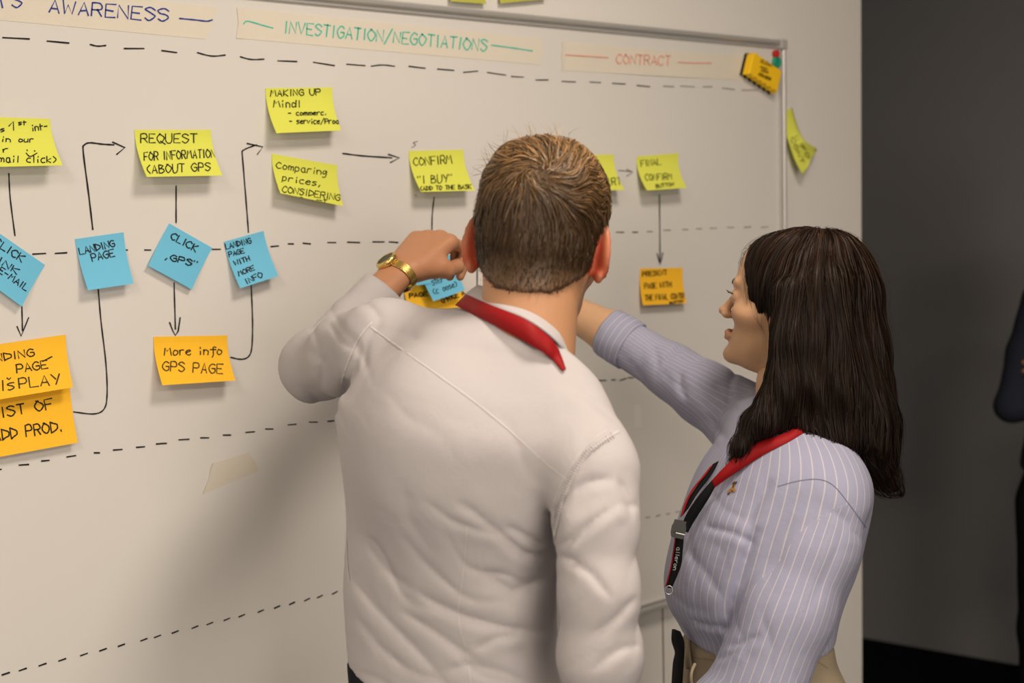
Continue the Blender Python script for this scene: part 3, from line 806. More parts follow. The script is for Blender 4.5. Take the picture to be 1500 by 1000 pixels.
def make_head(male=True):
    """head in metres: x right, y forward, z up, origin between the ears"""
    I = np.array([1., 0, 0])
    # z, half width, front y, back y
    rows = [(-.110, .012, .078, .040), (-.102, .027, .087, .020), (-.088, .040, .0875, .0), (-.068, .050, .0845, -.02), (-.042, .058, .0845, -.045),
            (-.012, .0655, .0855, -.065), (.018, .070, .0885, -.082), (.045, .0715, .0875, -.090), (.062, .071, .083, -.092)]
    if male: rows = [(z, a * 1.04 if z > -.06 else a * 1.12, yf, yb) for z, a, yf, yb in rows]
    loft = make_loft([(np.array([0, (yf + yb) / 2, z]), I, a, (yf - yb) / 2, (yf - yb) / 2) for z, a, yf, yb in rows], n=2.15, ends=.012)
    ea = math.radians(23 if male else 14)
    en = np.array([math.cos(ea), math.sin(ea), .05]); eb = np.array([math.sin(ea), -math.cos(ea), .12]); en = nrm(en); eb = nrm(eb - en * (eb @ en)); eu = np.cross(en, eb)
    if eu[2] < 0: eu = -eu
    ER = np.stack([en, eb, eu], 1)
    ec = np.array([.0735, -.012, -.004]) if male else np.array([.074, -.010, -.018]); es = 1.08 if male else .92

    nu = 0.0 if male else .0055                       # nose a little higher
    def f(P):
        if not male:
            P = P.copy(); P[:, 2] = np.where(P[:, 2] < .01, .01 + (P[:, 2] - .01) / .89, P[:, 2])
        Q = mirror_x(P)
        d = smin(loft(P), ell(P, (0, -.004, .032), (.0735 if male else .0725, .091, .077)), .02)
        d = smin(d, ell(Q, (.044, .050, -.018), (.024, .026, .020)), .02)          # cheek bone
        d = smax(d, -ell(Q, (.031, .094, .010), (.017, .014, .010)), .012)         # eye socket
        d = smin(d, cone(Q, (.012, .087, .028), (.044, .077, .030), .0055, .004), .012)   # brow
        d = smin(d, cone(P, (0, .086, .014), (0, .102, -.022 + nu), .0055, .0070), .010)  # nose ridge
        d = smin(d, ell(P, (0, .1035, -.0265 + nu), (.0090, .0088, .0078)), .006)
        d = smin(d, ell(Q, (.0115, .0940, -.0315 + nu), (.0075, .009, .0068)), .005)     # nostril wing
        d = smax(d, -ell(Q, (.0060, .1000, -.0365 + nu), (.0032, .0045, .0028)), .003)
        d = smin(d, chain(Q, [(0, .0905, -.0540), (.012, .0885, -.0548), (.024, .081, -.0585)], [.0044, .0040, .0020], .003), .005)   # upper lip
        d = smin(d, chain(Q, [(0, .0885, -.0640), (.012, .0868, -.0636), (.023, .081, -.0595)], [.0056, .0048, .0020], .003), .005)   # lower lip
        d = smax(d, -chain(Q, [(0, .0960, -.0595), (.014, .0930, -.0592), (.026, .083, -.0595)], [.0007, .0007, .0005], .001), .0015)
        d = smin(d, ell(P, (0, .078, -.094), (.018, .013, .012)), .014)              # chin
        eye = ell(Q, (.0315, .0735, .0095), (.0150, .0142, .0142))                  # lids
        slit = np.maximum(np.abs(Q[:, 2] - (.0085 - 4.0 * (Q[:, 0] - .0315) ** 2)) - ((.0040 if male else .0026) - 14 * (Q[:, 0] - .0315) ** 2), -(P[:, 1] - .075))
        eye = smax(eye, -slit, .0012)
        d = smin(d, eye, .004)
        # ear
        e = (Q - ec.astype(np.float32)) @ ER.astype(np.float32) / es
        r_ = np.sqrt((e[:, 1] / .0185) ** 2 + ((e[:, 2] - .10 * e[:, 1]) / .0315) ** 2)
        sh = np.where(e[:, 2] < 0, 1 + .35 * (e[:, 2] / .0315) ** 2, 1.0); r_ = r_ * sh
        zc = .0035 + .0075 * np.clip(r_, 0, 1) ** 2 - .004                           # dish shape
        ear = np.maximum((r_ - 1) * .0185, np.abs(e[:, 0] - zc) - .0024)
        rim = np.sqrt(((r_ - .93) * .0185) ** 2 + (e[:, 0] - zc - .001) ** 2) - .0032
        ear = smin(ear, rim, .003)
        ear = smin(ear, ell(e, (.002, .002, -.026), (.005, .008, .008)), .004)
        ear = smin(ear, ell(e, (-.006, -.006, -.002), (.008, .010, .018)), .006)
        d = smin(d, ear * es, .006)
        # neck
        if male: d = smin(d, cone(P, (0, -.030, -.045), (0, -.052, -.20), .057, .064), .025)
        else: d = smin(d, cone(P, (0, -.018, -.050), (0, -.045, -.19), .047, .052), .022)
        return d

    def tint(P):
        if not male:
            P = P.copy(); P[:, 2] = np.where(P[:, 2] < .01, .01 + (P[:, 2] - .01) / .89, P[:, 2])
        """reddish skin: ears, lips"""
        Q = mirror_x(P.astype(np.float32))
        e = (Q - ec.astype(np.float32)) @ ER.astype(np.float32) / es
        a = np.clip(1.25 - np.sqrt((e[:, 1] / .022) ** 2 + (e[:, 2] / .036) ** 2), 0, 1) * (Q[:, 0] > .066)
        l = np.exp(-((Q[:, 2] + .0592) / .0085) ** 2 - (Q[:, 0] / .021) ** 2) * (P[:, 1] > .078)
        c = .35 * np.exp(-((Q[:, 2] + .02) / .02) ** 2 - ((Q[:, 0] - .045) / .02) ** 2) * (P[:, 1] > .03)
        n_ = .4 * np.exp(-((Q[:, 2] + .028) / .01) ** 2 - (Q[:, 0] / .015) ** 2) * (P[:, 1] > .09)
        return np.clip(np.maximum.reduce([a * 1.7, l * 1.2, c, n_]), 0, 1)
    return f, tint


def make_hand(curl=(.5, .5, .5, .5), thumb=.3, spread=.0, s=1.0):
    """left or right hand in metres: wrist at origin, +y to the fingers, +x thumb side, +z back of the hand"""
    xs = [.028, .009, -.010, -.027]; ln = [(.043, .026, .021), (.047, .030, .023), (.044, .028, .022), (.034, .021, .019)]
    kn = [.086, .090, .085, .077]; parts = []
    for i in range(4):
        p = np.array([xs[i], kn[i], -.002 - .002 * abs(i - 1)]); a = curl[i] * .75; pts = [p]; sp = spread * (1.5 - i) * .5
        for j, L_ in enumerate(ln[i]):
            dr = np.array([math.sin(sp) * math.cos(a), math.cos(sp) * math.cos(a), -math.sin(a)]); p = p + dr * L_; pts.append(p); a += curl[i] * (1.05 if j == 0 else .7)
        parts.append((pts, [.0100, .0088, .0080, .0066] if i < 3 else [.0088, .0078, .0070, .0058]))
    t = thumb
    tp = [np.array([.020, .022, -.010]), np.array([.040, .050, -.020 - .01 * t]), np.array([.046 - .012 * t, .080, -.030 - .016 * t]), np.array([.042 - .024 * t, .104 - .004 * t, -.038 - .018 * t])]

    def f(P):
        d = cone(P, (0, -.06, -.004), (0, .006, -.004), .0270, .0265, flat=(0, 0, 1), fs=1.35)
        for i in range(4):
            d = smin(d, cone(P, (xs[i] * .55, .008, -.006), (xs[i], kn[i], -.004), .0165, .0125), .010)
        d = smin(d, cone(P, (.016, .02, -.014), (.036, .046, -.018), .015, .013), .012)
        d = smin(d, cone(P, (-.020, .02, -.014), (-.024, .06, -.014), .012, .010), .010)
        fg = None
        for pts, rd in parts:
            c = chain(P, pts, rd, .003); c = smin(c, ell(P, pts[1], (.0095, .0092, .0092)), .003)
            fg = c if fg is None else smin(fg, c, .0018)
        d = smin(d, fg, .006)
        return smin(d, chain(P, tp, [.0155, .0125, .0108, .0080], .004), .006)
    pts = np.array([p for c in parts for p in c[0]] + tp + [np.array([0, -.06, 0])])
    return f, pts.min(0) - .03, pts.max(0) + .03


def place_mesh(f, lo, hi, h, O, R, s=1.0, flip=False):
    """extract a local field and move it to the world"""
    V, Q = nets(f, lo, hi, h); Lc = V.copy()
    if flip: V = V * np.array([-1, 1, 1]); Q = Q[:, ::-1]
    return np.asarray(O) + (V * s) @ np.asarray(R).T, Q, Lc


def join(parts):
    Vs, Qs, As = [], [], []; n = 0
    for V, Q, A in parts: Vs.append(V); Qs.append(Q + n); As.append(A); n += len(V)
    return np.concatenate(Vs), np.concatenate(Qs), np.concatenate(As)


def shoe(f_o, O, fwd, name, mat, sole, parent):
    R = frame(fwd, UP)
    f = local(lambda P: smax(smin(ell(P, (0, .07, .035), (.045, .14, .045)), cone(P, (0, -.02, .04), (0, -.02, .12), .045, .05), .03), -(P[:, 2] - .012), .004), O, R)
    lo, hi = np.array(O) - .27, np.array(O) + .27; lo[2] = 0
    V, Q = nets(f, lo, hi, .009); o = mesh_obj(name, V, Q, mat, parent)
    g = local(lambda P: smax(ell(P, (0, .065, .0), (.050, .148, .05)), np.abs(P[:, 2] - .0085) - .0075, .003), O, R)
    V, Q = nets(g, lo - .02, hi, .008); mesh_obj('sole', V, Q, sole, o)
    return o


def face_parts(O, R, s, par, iris, brow_m, lash_m, male):
    for sx in (-1, 1):
        c = np.array([sx * .0315, .0735, .0090])
        toW = lambda p: np.asarray(O) + R @ (np.asarray(p) * s)
        mb = MB(); fw = R @ np.array([0, 1, 0.]); r = .0131 * s
        mb.lathe([(r * math.sin(a), -r * math.cos(a)) for a in np.linspace(.02, math.pi - .45, 14)], toW(c), fw, 20)
        e = mb.build('eye', M['sclera'], par, True)
        r2 = r * 1.004
        MB().lathe([(r2 * math.sin(a), r2 * math.cos(a)) for a in np.linspace(.16, .47, 5)], toW(c), fw, 20).build('iris', iris, e, True)
        MB().lathe([(r2 * math.sin(a), r2 * math.cos(a)) for a in np.linspace(.0, .18, 4)], toW(c), fw, 16).build('pupil', M['ink'], e, True)
        # eyebrow
        V = []; pts = [(sx * (.014 + .030 * t), .0935 - .016 * t ** 1.6, .0265 + .0075 * math.sin(t * 2.4)) for t in np.linspace(0, 1, 10)]
        MB().tube([toW(p) for p in pts], [s * (.0024 if male else .0017) * (1 - .75 * t) for t in np.linspace(0, 1, 10)], 6).build('eyebrow', brow_m, par, True)
        # lashes
        mb = MB()
        for k in range(11 if not male else 7):
            t = k / 10 if not male else k / 6; x = sx * (.021 + .021 * t); y = .0735 + .0142 * math.sqrt(max(0.05, 1 - ((.021 + .021 * t - .0315) / .0150) ** 2 - .06))
            L_ = (.0075 if not male else .004) * (0.7 + .5 * t)
            mb.tube([toW((x, y - .0008, .0125)), toW((x + sx * .001 * t, y + L_ * .55, .0120)), toW((x + sx * .003 * t, y + L_, .0120 + L_ * .45))], [.00045, .0004, .00015], 4)
        if not male:
            mb.tube([toW((sx * (.0185 + .026 * t), .0735 + .0146 * math.sqrt(max(0.02, 1 - ((.0185 + .026 * t - .0315) / .0150) ** 2)), .0118)) for t in np.linspace(0, 1, 8)], .0007, 5)
        tag(mb.build('eyelashes', lash_m, par, True), kind='stuff')


def strands(field, P, dirf, nseg, seg, width, off, par, name, mat, wob=.15, lift=0.0, taper=1.0, seed=1):
    """hair ribbons marched over a field; P roots, dirf(p, k) flow, off height above the field (array)"""
    r = np.random.default_rng(seed); N = len(P); path = [P.copy()]; p = P.copy()
    dprev = None
    rnd = r.normal(size=(N, 3)) * wob
    for k in range(nseg):
        g = grad(field, p); g /= np.maximum(np.linalg.norm(g, axis=1), 1e-6)[:, None]
        d = dirf(p, k) + rnd
        if k % 4 == 3: rnd = rnd * .6 + r.normal(size=(N, 3)) * wob * .5
        d = d - g * ((d * g).sum(1))[:, None] * .98
        d /= np.maximum(np.linalg.norm(d, axis=1), 1e-6)[:, None]
        if dprev is not None: d = d * .6 + dprev * .4; d /= np.linalg.norm(d, axis=1)[:, None]
        dprev = d
        sl = seg if np.isscalar(seg) else seg[:, None]
        p = p + d * sl
        v = field(p.astype(np.float32)); tgt = off + lift * (k + 1)
        p = p - g * np.clip(v - tgt, -.012, .012)[:, None] * .8
        path.append(p.copy())
    A = np.stack(path, 1)                                    # N, nseg+1, 3
    n1 = nseg + 1
    T = np.gradient(A, axis=1); T /= np.maximum(np.linalg.norm(T, axis=2), 1e-7)[..., None]
    G = grad(field, A.reshape(-1, 3)).reshape(A.shape); G /= np.maximum(np.linalg.norm(G, axis=2), 1e-6)[..., None]
    tw = r.normal(size=(N, 1, 1)) * .5
    B_ = np.cross(T, G); B_ = B_ + G * tw; B_ /= np.maximum(np.linalg.norm(B_, axis=2), 1e-6)[..., None]
    wd = width * (r.uniform(.6, 1.4, (N, 1, 1)) if np.isscalar(width) else 1) * (1 - taper * np.linspace(0, 1, n1) ** 2.2 * .9)[None, :, None] / 2
    V = np.stack([A - B_ * wd, A + B_ * wd], 2).reshape(-1, 3)
    i = np.arange(N)[:, None] * n1 * 2 + np.arange(nseg)[None] * 2
    Q = np.stack([i, i + 1, i + 3, i + 2], -1).reshape(-1, 4)
    tone = np.repeat(r.uniform(0, 1, N) ** 1.5, n1 * 2)
    return V, Q, tone


def hair_mat(name, dark, light, rough=.42, spec=.5):
    m = material(name, dark, rough, spec); mixattr(m, 'tone', light)
    return m


M['skin_m'] = material('warm_skin', (.50, .262, .14, 1), .5, .35, bump=.12, bscale=350, sss=.12, var=.08, vscale=25)
mixattr(M['skin_m'], 'tint', (.47, .085, .04, 1))
M['skin_f'] = material('olive_skin', (.60, .36, .21, 1), .45, .35, bump=.08, bscale=350, sss=.12, var=.06, vscale=25)
mixattr(M['skin_f'], 'tint', (.42, .14, .09, 1))
M['sclera'] = material('eye_white', (.75, .72, .68, 1), .2, .5)
M['iris'] = material('brown_iris', (.06, .03, .015, 1), .2, .5)
M['shirt'] = material('white_cotton', (.50, .475, .49, 1), .9, .12, bump=.25, bscale=900, cloth=.12)
M['seam'] = material('white_stitching', (.60, .575, .585, 1), .9, .12)
M['red_strap'] = material('red_ribbon', (.29, .006, .008, 1), .6, .2, bump=.2, bscale=700)
M['black_strap'] = material('black_ribbon', (.006, .006, .007, 1), .7, .12, bump=.2, bscale=700)
M['navy_trousers'] = material('dark_navy_wool', (.012, .013, .020, 1), .9, .1, bump=.2, bscale=500)
M['black_leather'] = material('black_leather', (.012, .011, .011, 1), .35, .4)
M['gold'] = material('gold_metal', (.80, .58, .20, 1), .25, .5, metal=.9)
M['steel'] = material('steel', (.6, .6, .6, 1), .3, .5, metal=.9)
PERSON = []


def dist_to(P, pts):
    d = None
    for a, b in zip(pts[:-1], pts[1:]):
        e = cone(P, a, b, 0, 0); d = e if d is None else np.minimum(d, e)
    return d


def split_mesh(V, Q, lab):
    """split quads by the majority label of their corners -> list of (V, Q, index)"""
    fl = np.sort(lab[Q], axis=1)[:, 1]
    for l in np.unique(fl):
        q = Q[fl == l]; u, inv = np.unique(q, return_inverse=True)
        yield int(l), V[u], inv.reshape(q.shape), u


def strip3(rowsA, rowsB, name, mat, parent, thick=.0012):
    """ribbon between two 3D polylines, with a thickness"""
    A = np.asarray(rowsA); B_ = np.asarray(rowsB); m = len(A)
    V = [p for a, b in zip(A, B_) for p in (a, (a + b) / 2, b)]
    Fc = [(3 * i + j, 3 * i + j + 1, 3 * i + j + 4, 3 * i + j + 3) for i in range(m - 1) for j in (0, 1)]
    o = mesh_obj(name, V, Fc, mat, parent, True)
    md = o.modifiers.new('thickness', 'SOLIDIFY'); md.thickness = thick; md.offset = 0
    return o


def seam(bvh, pts, wpx, name, mat, par, lift=.0008):
    pts = crom(pts, 6); m = lambda x, y: hitpx(bvh, x, y, lift)[0]
    return ribbons([pts], wpx, m, name, mat, par)


def puckers(bvh, pts, half, step, name, mat, par, lift=.0008):
    """short raised gathers across a seam"""
    c = crom(pts, 24); s = np.r_[0, np.cumsum(np.linalg.norm(np.diff(c, axis=0), axis=1))]; mb = MB()
    for d in np.arange(step, s[-1], step):
        x = np.interp(d, s, c[:, 0]); y = np.interp(d, s, c[:, 1]); x2 = np.interp(d + 2, s, c[:, 0]); y2 = np.interp(d + 2, s, c[:, 1])
        t = nrm([x2 - x + 1e-6, y2 - y]); h_ = half * rng.uniform(.7, 1.1)
        P_ = [hitpx(bvh, x - t[1] * h_ * k, y + t[0] * h_ * k, lift)[0] for k in (-1, 0, 1)]
        if any(q is None for q in P_) or max(np.linalg.norm(P_[0] - P_[1]), np.linalg.norm(P_[1] - P_[2])) > .02: continue
        mb.tube(P_, [.0003, .0013, .0003], 5)
    o = mb.build(name, mat, par, True); o['kind'] = 'stuff'
    return o


# ------------------------------------------------------------------ the man in the white shirt
phi = math.radians(36)
m_fwd = math.cos(phi) * VD + math.sin(phi) * CR; m_right = math.cos(phi) * CR - math.sin(phi) * VD
man = empty('person', (float(at(665, 1005, 1.70)[0]), float(at(665, 1005, 1.70)[1]), 0))
tag(man, 'short-haired man in a white shirt seen from behind, left hand raised to the whiteboard', 'person')
rt_low = m_right; rt_top = nrm(m_right + np.array([0, 0, -.18]))
mix = lambda t: nrm(rt_low * (1 - t) + rt_top * t)
mS = [sec_px((520, 1090), (818, 1140), 1.70, .72, mix(0), phi), sec_px((514, 1000), (818, 1050), 1.70, .68, mix(0), phi), sec_px((508, 935), (814, 985), 1.70, .66, mix(.1), phi),
      sec_px((505, 850), (808, 905), 1.69, .64, mix(.2), phi), sec_px((509, 775), (808, 830), 1.68, .63, mix(.4), phi),
      sec_px((505, 700), (822, 765), 1.67, .62, mix(.6), phi), sec_px((497, 640), (838, 705), 1.665, .60, mix(.8), phi),
      sec_px((495, 580), (848, 662), 1.66, .58, mix(1), phi), sec_px((516, 540), (850, 625), 1.66, .52, mix(1), phi), sec_px((560, 500), (838, 592), 1.655, .46, mix(1), phi),
      sec_px((640, 470), (812, 540), 1.65, .44, mix(1), phi)]
torso_m = make_loft(mS, n=2.25, ends=.03)
rs, re_, rw = at(868, 700, 1.54), at(877, 862, 1.51), at(882, 1085, 1.555)
ls, le, lw = at(560, 502, 1.775), at(462, 536, 1.99), at(577, 408, 2.17)
nb_m = at(772, 505, 1.655)


def arm_r(P):
    d = chain(P, [rs, at(872, 765, 1.52), re_, at(878, 960, 1.52), rw], [.049, .045, .0420, .0440, .036], .02)
    return smin(d, ell(P, at(864, 682, 1.55), (.047, .050, .046)), .03)


def arm_l(P):
    d = chain(P, [ls, at(512, 520, 1.885), le], [.056, .054, .045], .02)
    return smin(d, chain(P, [le, at(520, 478, 2.08), lw], [.045, .045, .037], .01), .035)


MF = [([(667, 734), (692, 748), (728, 777), (768, 809), (800, 815)], 7, 5), ([(617, 728), (660, 762), (696, 775), (728, 784)], 6, 3.5), ([(608, 865), (642, 885), (682, 903), (732, 917), (806, 928)], 8, 6),
      ([(584, 892), (624, 917), (667, 946), (700, 968)], 7, 5), ([(740, 768), (768, 784), (800, 800)], 6, 5), ([(694, 952), (725, 935), (765, 928)], 6, 4.5),
      ([(512, 842), (552, 892), (606, 946), (655, 1000)], 8, 5), ([(534, 790), (566, 835), (608, 868)], 8, 3.5), ([(706, 840), (750, 866), (800, 845)], 13, 6),
      ([(640, 985), (690, 972), (740, 985), (790, 1010)], 8, 4), ([(590, 700), (600, 760), (640, 820)], 14, 2.5), ([(520, 900), (560, 950), (600, 985)], 6, 3),
      ([(811, 795), (815, 745), (836, 718), (862, 705), (900, 700)], 7, 7), ([(811, 803), (838, 790), (868, 765), (905, 738)], 6, 7), ([(812, 810), (842, 822), (868, 842), (898, 880)], 6, 6), ([(905, 700), (920, 730), (925, 765)], 6, 5),
      ([(860, 935), (885, 918), (905, 902), (932, 872)], 7, 5.5), ([(864, 985), (885, 965), (910, 950), (938, 944)], 7, 5), ([(905, 733), (920, 742), (936, 740)], 6, 4),
      ([(870, 760), (850, 800), (830, 850)], 8, 3), ([(880, 600), (860, 640), (850, 700)], 9, 2), ([(832, 560), (870, 590), (905, 620)], 7, 2.5),
      ([(530, 500), (520, 540), (500, 590)], 7, 5), ([(560, 470), (538, 500), (534, 545)], 6, 4), ([(480, 470), (500, 500), (520, 512)], 6, 4), ([(450, 510), (475, 530), (470, 570)], 7, 4),
      ([(520, 430), (545, 450), (560, 470)], 6, 3), ([(440, 560), (470, 590), (500, 600)], 7, 4)]


cpt = at(767, 470, 1.575); cpn = nrm(np.cross(at(838, 548, 1.64) - cpt, at(682, 436, 1.70) - cpt)); cpn = cpn if cpn[2] > 0 else -cpn


def shirt_m(P, fold=True):
    t = torso_m(P)
    t = smin(t, cone(P, at(768, 515, 1.655), at(850, 652, 1.57), .050, .046), .045)      # shoulder slopes
    t = smin(t, cone(P, at(735, 512, 1.67), at(590, 508, 1.76), .046, .052), .045)
    t = smin(t, ell(P, at(640, 640, 1.60), (.075, .075, .10)), .10)
    t = smin(t, ell(P, at(762, 548, 1.650), (.082, .082, .064)), .03)
    d = smin(t, arm_r(P), np.interp(P[:, 2], [at(812, 800, 1.55)[2] + .01, at(812, 760, 1.55)[2] + .04], [.005, .024]).astype(np.float32))
    d = smin(d, arm_l(P), .035)
    if fold:
        d = d + .8 * folds(P, MF) + creases(P, 34, 15, .0030, 495, 800, 730, 1060, 60, .3) + creases(P, -48, 17, .0028, 815, 960, 740, 1100, 25, 1.1) + creases(P, 60, 13, .0030, 400, 560, 420, 640, 30, 2.0) + creases(P, 52, 26, .0012, 520, 860, 520, 800, 60, 4) + wrinkle(P, 14, .0004, 3)
    d = smax(d, _dot(P - cpt.astype(np.float32), cpn) - .010, .008)
    # cuff openings
    d = smax(d, _dot(P - lw.astype(np.float32), nrm(lw - at(520, 478, 2.08))) - .002, .004)
    d = smax(d, _dot(P - rw.astype(np.float32), nrm(rw - re_)) - .002, .004)
    wz = at(512, 982, 1.70); wn = nrm(np.cross(at(812, 1050, 1.66) - wz, VD)); wn = wn if wn[2] < 0 else -wn
    dd = _dot(P - wz.astype(np.float32), wn)
    arm_ = dist_to(P, [rs, re_, rw]) < .075
    return smax(d + np.where(arm_, 0, .014 * np.clip(dd / .02, 0, 1)).astype(np.float32), np.where(arm_, -1, dd - .035).astype(np.float32), .01)


lo, hi = bounds([s[0] - .22 for s in mS] + [s[0] + .22 for s in mS] + [lw, le, rw], .05)
lo[2] = at(665, 1060, 1.70)[2] - .12; hi[2] = 1.72
lo[2] = min(lo[2], rw[2] - .02)
V, Q = nets(shirt_m, lo, hi, .0036)
P32 = V.astype(np.float32)
dr = dist_to(P32, [rs, re_, rw]) - .052; dl = dist_to(P32, [ls, le, lw]) - .052; dt = torso_m(P32)
lab = np.zeros(len(V), int)
apx, apy = project(V)
lab[(dr < dt - .012)] = 1; lab[(dl < dt - .012) & (dl < dr)] = 2
objs = {}
for l, v, q, u in split_mesh(V, Q, lab):
    objs[l] = mesh_obj(['shirt', 'sleeve', 'sleeve'][l], v, q, M['shirt'], man if l == 0 else objs[0])
shirt_bvh = bvh_of(*objs.values()); so = objs[0]
seam(shirt_bvh, [(543, 478), (580, 505), (640, 548), (700, 592), (760, 642), (800, 678), (836, 706)], 2.2, 'yoke_seam', M['seam'], so)
seam(shirt_bvh, [(905, 632), (880, 648), (858, 668), (836, 706), (822, 745), (812, 790)], 3.0, 'armhole_seam', M['seam'], so, .001)
seam(shirt_bvh, [(888, 630), (864, 648), (846, 668), (824, 704), (810, 742), (801, 784)], 1.3, 'armhole_seam', M['seam'], so, .0006)
seam(shirt_bvh, [(545, 472), (528, 492), (514, 520), (500, 560)], 2.4, 'armhole_seam', M['seam'], so)
seam(shirt_bvh, [(684, 772), (681, 815), (676, 860), (672, 905), (684, 955), (690, 1000)], 1.6, 'back_dart', M['seam'], so, .0006)
seam(shirt_bvh, [(508, 790), (509, 820), (512, 850)], 1.4, 'side_seam', M['seam'], so, .0006)

puckers(shirt_bvh, [(900, 636), (876, 652), (854, 670), (833, 706), (819, 745), (810, 785)], 5.5, 4.2, 'seam_gathers', M['shirt'], so)
# collar: a closed stand with the fold turned down over it
ctop = crom([at(x, y, z) for x, y, z in [(701, 418, 1.70), (732, 430, 1.63), (767, 446, 1.602), (803, 468, 1.60), (826, 488, 1.625), (836, 515, 1.68), (815, 530, 1.75), (765, 500, 1.775), (716, 445, 1.75)]], 8, True)
cbot = crom([at(x, y, z) for x, y, z in [(683, 436, 1.702), (720, 452, 1.605), (767, 470, 1.570), (800, 492, 1.567), (824, 518, 1.590), (845, 560, 1.67), (815, 580, 1.79), (750, 545, 1.81), (694, 462, 1.775)]], 8, True)
cen = cbot.mean(0); n = len(ctop); V = []
for i in range(n):
    a_, b_ = ctop[i], cbot[i]; ax_ = nrm(a_ - b_); out = b_ - cen; out = nrm(out - ax_ * (out @ ax_)); h_ = a_ - b_
    for s_, o_ in ((-.1, -.006), (.5, -.008), (.96, -.0045), (1.0, -.0015), (.96, .0015), (.6, .0035), (.2, .0045), (.02, .0050), (.0, .0035), (.04, .0018), (.5, -.002)):
        V.append(b_ + h_ * s_ + out * o_)
prof = [0] * 11
k = len(prof)
Fc = [(i * k + j, i * k + (j + 1) % k, ((i + 1) % n) * k + (j + 1) % k, ((i + 1) % n) * k + j) for i in range(n) for j in range(k)]
mesh_obj('collar', V, Fc, M['shirt'], so)

# body: head, neck, arms, hands
headf_m, tint_m = make_head(True)
hup = nrm(at(800, 290, 1.655) - at(786, 372, 1.67) + 0 * UP)
hf = nrm(VD * math.cos(.14) + CR * math.sin(.14) - .22 * UP)
HR = frame(hf, nrm(UP * 1.0 + CR * .13 + VD * .20)); HO = at(789, 364, 1.69); HS = 1.0
hv, hq, hl = place_mesh(headf_m, (-.11, -.14, -.20), (.11, .13, .125), .0026, HO, HR, HS)
parts = [(hv, hq, tint_m(hl))]
skin_core = lambda P: smin(smin(smin(smax(torso_m(P) + .022, 1.16 - P[:, 2], .02), arm_r(P) + .012, .02), arm_l(P) + .012, .02), cone(P, at(768, 520, 1.665), at(778, 440, 1.665), .062, .058), .03)
v, q = nets(skin_core, lo, hi, .012); parts.append((v, q, np.zeros(len(v))))
# left hand, raised to the notes
hand_f, hlo, hhi = make_hand((1.0, 1.05, 1.1, 1.15), .75)
wy = nrm(at(640, 345, 2.25) - at(583, 400, 2.175)); wz = nrm(-VD * .8 - CR * .35 + UP * .55); wz = nrm(wz - wy * (wz @ wy)); wx = np.cross(wy, wz)
LH = np.stack([wx, wy, wz], 1)
v, q, l_ = place_mesh(hand_f, hlo, hhi, .0026, at(588, 392, 2.17), LH, 1.1); parts.append((v, q, .12 * np.ones(len(v))))
hand_r, rlo, rhi = make_hand((.35, .4, .45, .5), .3)
ry = nrm(rw - re_); rz = nrm(CR * .6 - VD * .8); rz = nrm(rz - ry * (rz @ ry)); rx = np.cross(ry, rz)
v, q, l_ = place_mesh(hand_r, rlo, rhi, .004, rw + ry * .03, np.stack([rx, ry, rz], 1), 1.02); parts.append((v, q, np.zeros(len(v))))
V, Q, A = join(parts)
body_m = mesh_obj('body', V, Q, M['skin_m'], man, attrs={'tint': A})
M['brow_m'] = material('light_brown_brow', (.10, .06, .03, 1), .7, .2)
face_parts(HO, HR, HS, man, M['iris'], M['brow_m'], M['brow_m'], True)

# hair
zl = [(-.12, -.070), (-.085, -.070), (-.06, -.055), (-.035, -.032), (-.012, .012), (.004, .026), (.022, .004), (.040, .020), (.055, .055), (.075, .072), (.12, .085)]
ZX = [a for a, b in zl]; ZY = [b for a, b in zl]


def hair_m(P):
    cap = ell(P, (.002, -.006, .044), (.0770, .100, .088), n=2.3)
    cap = smin(cap, ell(P, (.0, .045, .085), (.060, .062, .042)), .03)
    side = smin(ell(P, (0, -.012, .0), (.0735, .094, .088)), cone(P, (0, -.030, -.02), (0, -.040, -.10), .060, .0605), .01)
    d = smin(cap, smax(side, P[:, 2] - .05, .02), .018)
    zz = np.interp(P[:, 1], ZX, ZY).astype(np.float32) + np.where(P[:, 1] < -.05, .12 * np.abs(P[:, 0]), 0)
    d = smax(d, zz - P[:, 2], .006)
    e = np.sqrt((np.abs(P[:, 0]) - .075) ** 2 * .6 + (P[:, 1] + .010) ** 2 + (P[:, 2] + .004) ** 2) - .030   # free the ears
    d = smax(d, -e, .005)
    n_ = wrinkle(P, 60, .0006, 11)
    return d + n_ * (P[:, 2] > .02)


def fade_m(P): return np.clip((np.interp(P[:, 1], ZX, ZY) + .12 * np.abs(P[:, 0]) * (P[:, 1] < -.05) + .026 - P[:, 2]) / .026, 0, 1) * (P[:, 2] < .0)


Vh, Qh = nets(hair_m, (-.12, -.14, -.11), (.12, .13, .17), .0032)
hair_base = mesh_obj('hair', HO + (Vh * HS) @ HR.T, Qh, None, man)
M['hair_m'] = hair_mat('dark_blond_hair', (.036, .019, .009, 1), (.42, .24, .095, 1), .45, .4)
mixattr(M['hair_m'], 'fade', (.20, .115, .065, 1)); hair_base.data.materials.append(M['hair_m'])
a = hair_base.data.attributes.new('fade', 'FLOAT', 'POINT'); a.data.foreach_set('value', (fade_m(Vh) * .8).astype(np.float32))
a = hair_base.data.attributes.new('tone', 'FLOAT', 'POINT'); a.data.foreach_set('value', np.full(len(Vh), .12, np.float32))
r = np.random.default_rng(5)
whorl = np.array([.012, -.088, .066])


